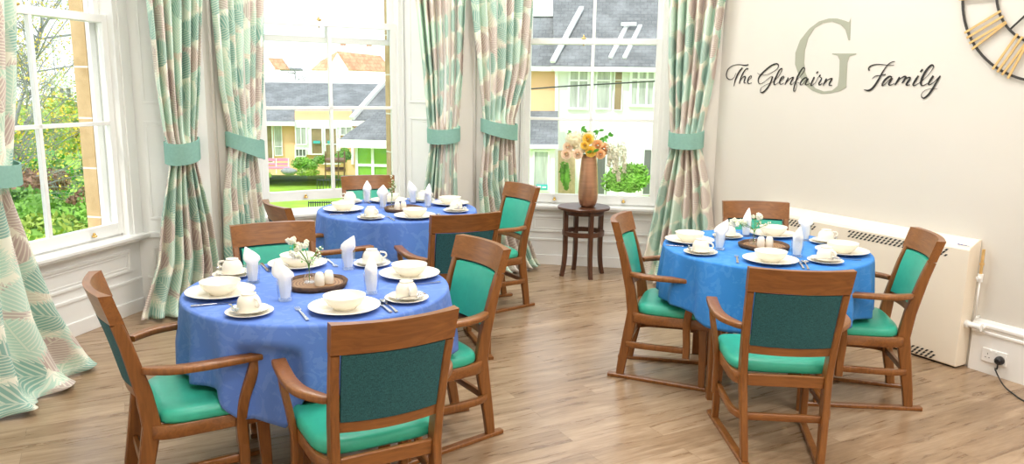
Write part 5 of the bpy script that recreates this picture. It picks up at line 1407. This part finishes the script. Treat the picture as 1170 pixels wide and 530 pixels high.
tree('broadleaf_tree', 'green tree at the far left behind the hedge', gp(6,26), gp(6,26,-.7), 1.0, 'hedge', 3600, .10, 36, .2, 30, mats=[('leafbright',.6),('lime',.4)], core='hedge', sq=(1.2,1,.7))
tree('broadleaf_tree', 'dark tree closing the view beside the stone jamb', gp(116,25), gp(116,25,-.8), .8, 'hedge', 3600, .10, 37, .2, 30, mats=[('leafbright',.5),('lime',.5)], core='hedge', sq=(1.2,1,.8))
eH = EP(-30, 70)
hp = thing('pale_house', 'pale house front glimpsed through the trees in the left window', 'building', (0,0,0))
mb = MB(); eH.slab(mb, [(52,140),(84,140),(84,92),(68,82),(52,92)], 5); mb.build('wall', M['render'], hp)
for x in (58,68,76): window_unit(hp, eH, x,100,x+5,112,1,(.5,),'darkpane')
eG = EP(-31, 15)
shrub(40,207,.40,'maroon','clipped reddish hedge in front of the lawn', EP(-31,15.5), name='hedge', seed=41, sq=(1.15,.6,.55), n=4200, size=.045, core='maroon', cat='hedge', blobs=9, spread=.8)
shrub(12,228,.50,'maroon','dark reddish bush at the left edge of the left window', EP(-33,12), seed=42, sq=(.9,.6,.8), n=2400, size=.04, core='maroon', blobs=7)
shrub(24,250,.38,'hedge','rounded dark green bush below the reddish hedge', EP(-32,10), seed=43, sq=(.9,.7,.9), n=3000, size=.035, blobs=8)
shrub(62,246,.33,'hedge','mid green clipped bush in the middle of the left window', EP(-31,11), seed=44, sq=(1,.7,.7), n=3400, size=.04, blobs=8)
shrub(98,240,.34,'maroon','feathery brownish shrub beside the stone jamb', EP(-29,12), seed=45, sq=(.8,.7,1.0), n=2800, size=.035, core='hedge', blobs=8)
shrub(78,262,.40,'hedgebright','bright green leafy plant low in the left window', EP(-30,9), seed=46, sq=(1.1,.8,.7), n=2600, size=.05, blobs=8)
shrub(40,275,.32,'lime','yellow-green shrub at the foot of the left window', EP(-32,8.5), seed=47, sq=(1.1,.8,.7), n=1900, size=.04, blobs=7)
# bare tree on the skyline behind the bungalow
q = EP(-16,60).p(337,100); q.z = GZ; tree('bare_tree', 'small leafless tree on the skyline behind the bungalow roof', q, EP(-16,60).p(337,75), .95, 'branch', 0, .05, 51, .10, 26)

LP = 38.0; EXPO = 0.18
# ------------------------------------------------------------------ light
wd = bpy.data.worlds.new('sky'); sc.world = wd; wd.use_nodes = True
bg = wd.node_tree.nodes['Background']; t = NT(wd)
z = t.sep(t.coord('Generated'))[2]
t.val(bg.inputs[0], t.ramp(z, [(0.0, (.93,.95,.97)), (.5, (.80,.90,1.0))])); bg.inputs[1].default_value = 1.9
sun = bpy.data.lights.new('sun', 'SUN'); sun.energy = 2.4; sun.angle = R(3); sun.color = (1,.95,.86)
so_ = bpy.data.objects.new('sun', sun); col.objects.link(so_)
so_.rotation_euler = (R(42), 0, R(-28))    # from behind the building, high
def area(name, loc, rot, sx, sy, power, colr=(1,1,1)):
    l = bpy.data.lights.new(name, 'AREA'); l.shape = 'RECTANGLE'; l.size = sx; l.size_y = sy; l.energy = power; l.color = colr
    o = bpy.data.objects.new(name, l); col.objects.link(o); o.location = loc; o.rotation_euler = rot; return o
# unseen glowing ceiling panels added as fill light, each with an area lamp
cx0 = C01 + dl*1.2 + dirv(58.8)*2.7
M['fill_glow'] = newmat('fill_panel_glow', (.9,.9,.9), .5)[0]
M['fill_glow'].node_tree.nodes['Principled BSDF'].inputs['Emission Color'].default_value = (1,.95,.88,1)
M['fill_glow'].node_tree.nodes['Principled BSDF'].inputs['Emission Strength'].default_value = 3
for i, (a, b) in enumerate(((-2.2,-.9),(-2.2,1.2),(.2,-1.3),(.2,1.3),(2.6,-1.3),(2.6,1.3),(4.8,-1.3),(4.8,1.3))):
    p = cx0 + dl*a + dirv(58.8)*b
    root = thing('ceiling_fill_panel', 'added fill light panel on the unseen ceiling', 'light', (p.x,p.y,CEILZ), R(31.2), 'added ceiling fill panels')
    MB().box(-.62,.62,-.32,.32,-.05,-.001).build('housing', M['white'], root)
    MB().box(-.58,.58,-.28,.28,-.056,-.0505).build('fill_glow', M['fill_glow'], root)
    area('fill_lamp', (p.x,p.y,CEILZ-.065), (0,0,R(31.2)), 1.1, .5, LP, (1,.975,.96))
# sky portals in the three windows
for k in (1,2,3):
    w = WIN[k]; gL, gR = w['g']; p = WP(k, (gL+gR)/2, .70, 2.1)
    o = area('window_portal', p, (R(90),0,0), 1.3, 3.1, 1); o.data.cycles.is_portal = True
    o.rotation_euler = (R(-90), 0, R(-w['az']) + R(90)); 
    d = -outn(w['az']); o.rotation_euler = d.to_track_quat('-Z','Y').to_euler()
cy = sc.cycles; cy.use_denoising = True; cy.max_bounces = 10; cy.diffuse_bounces = 6; cy.glossy_bounces = 4; cy.transmission_bounces = 8; cy.transparent_max_bounces = 16
cy.sample_clamp_indirect = 6; cy.caustics_reflective = False; cy.caustics_refractive = False
vs_ = sc.view_settings; vs_.view_transform = 'Standard'; vs_.look = 'None'; vs_.gamma = 1; vs_.use_curve_mapping = False; vs_.exposure = EXPO
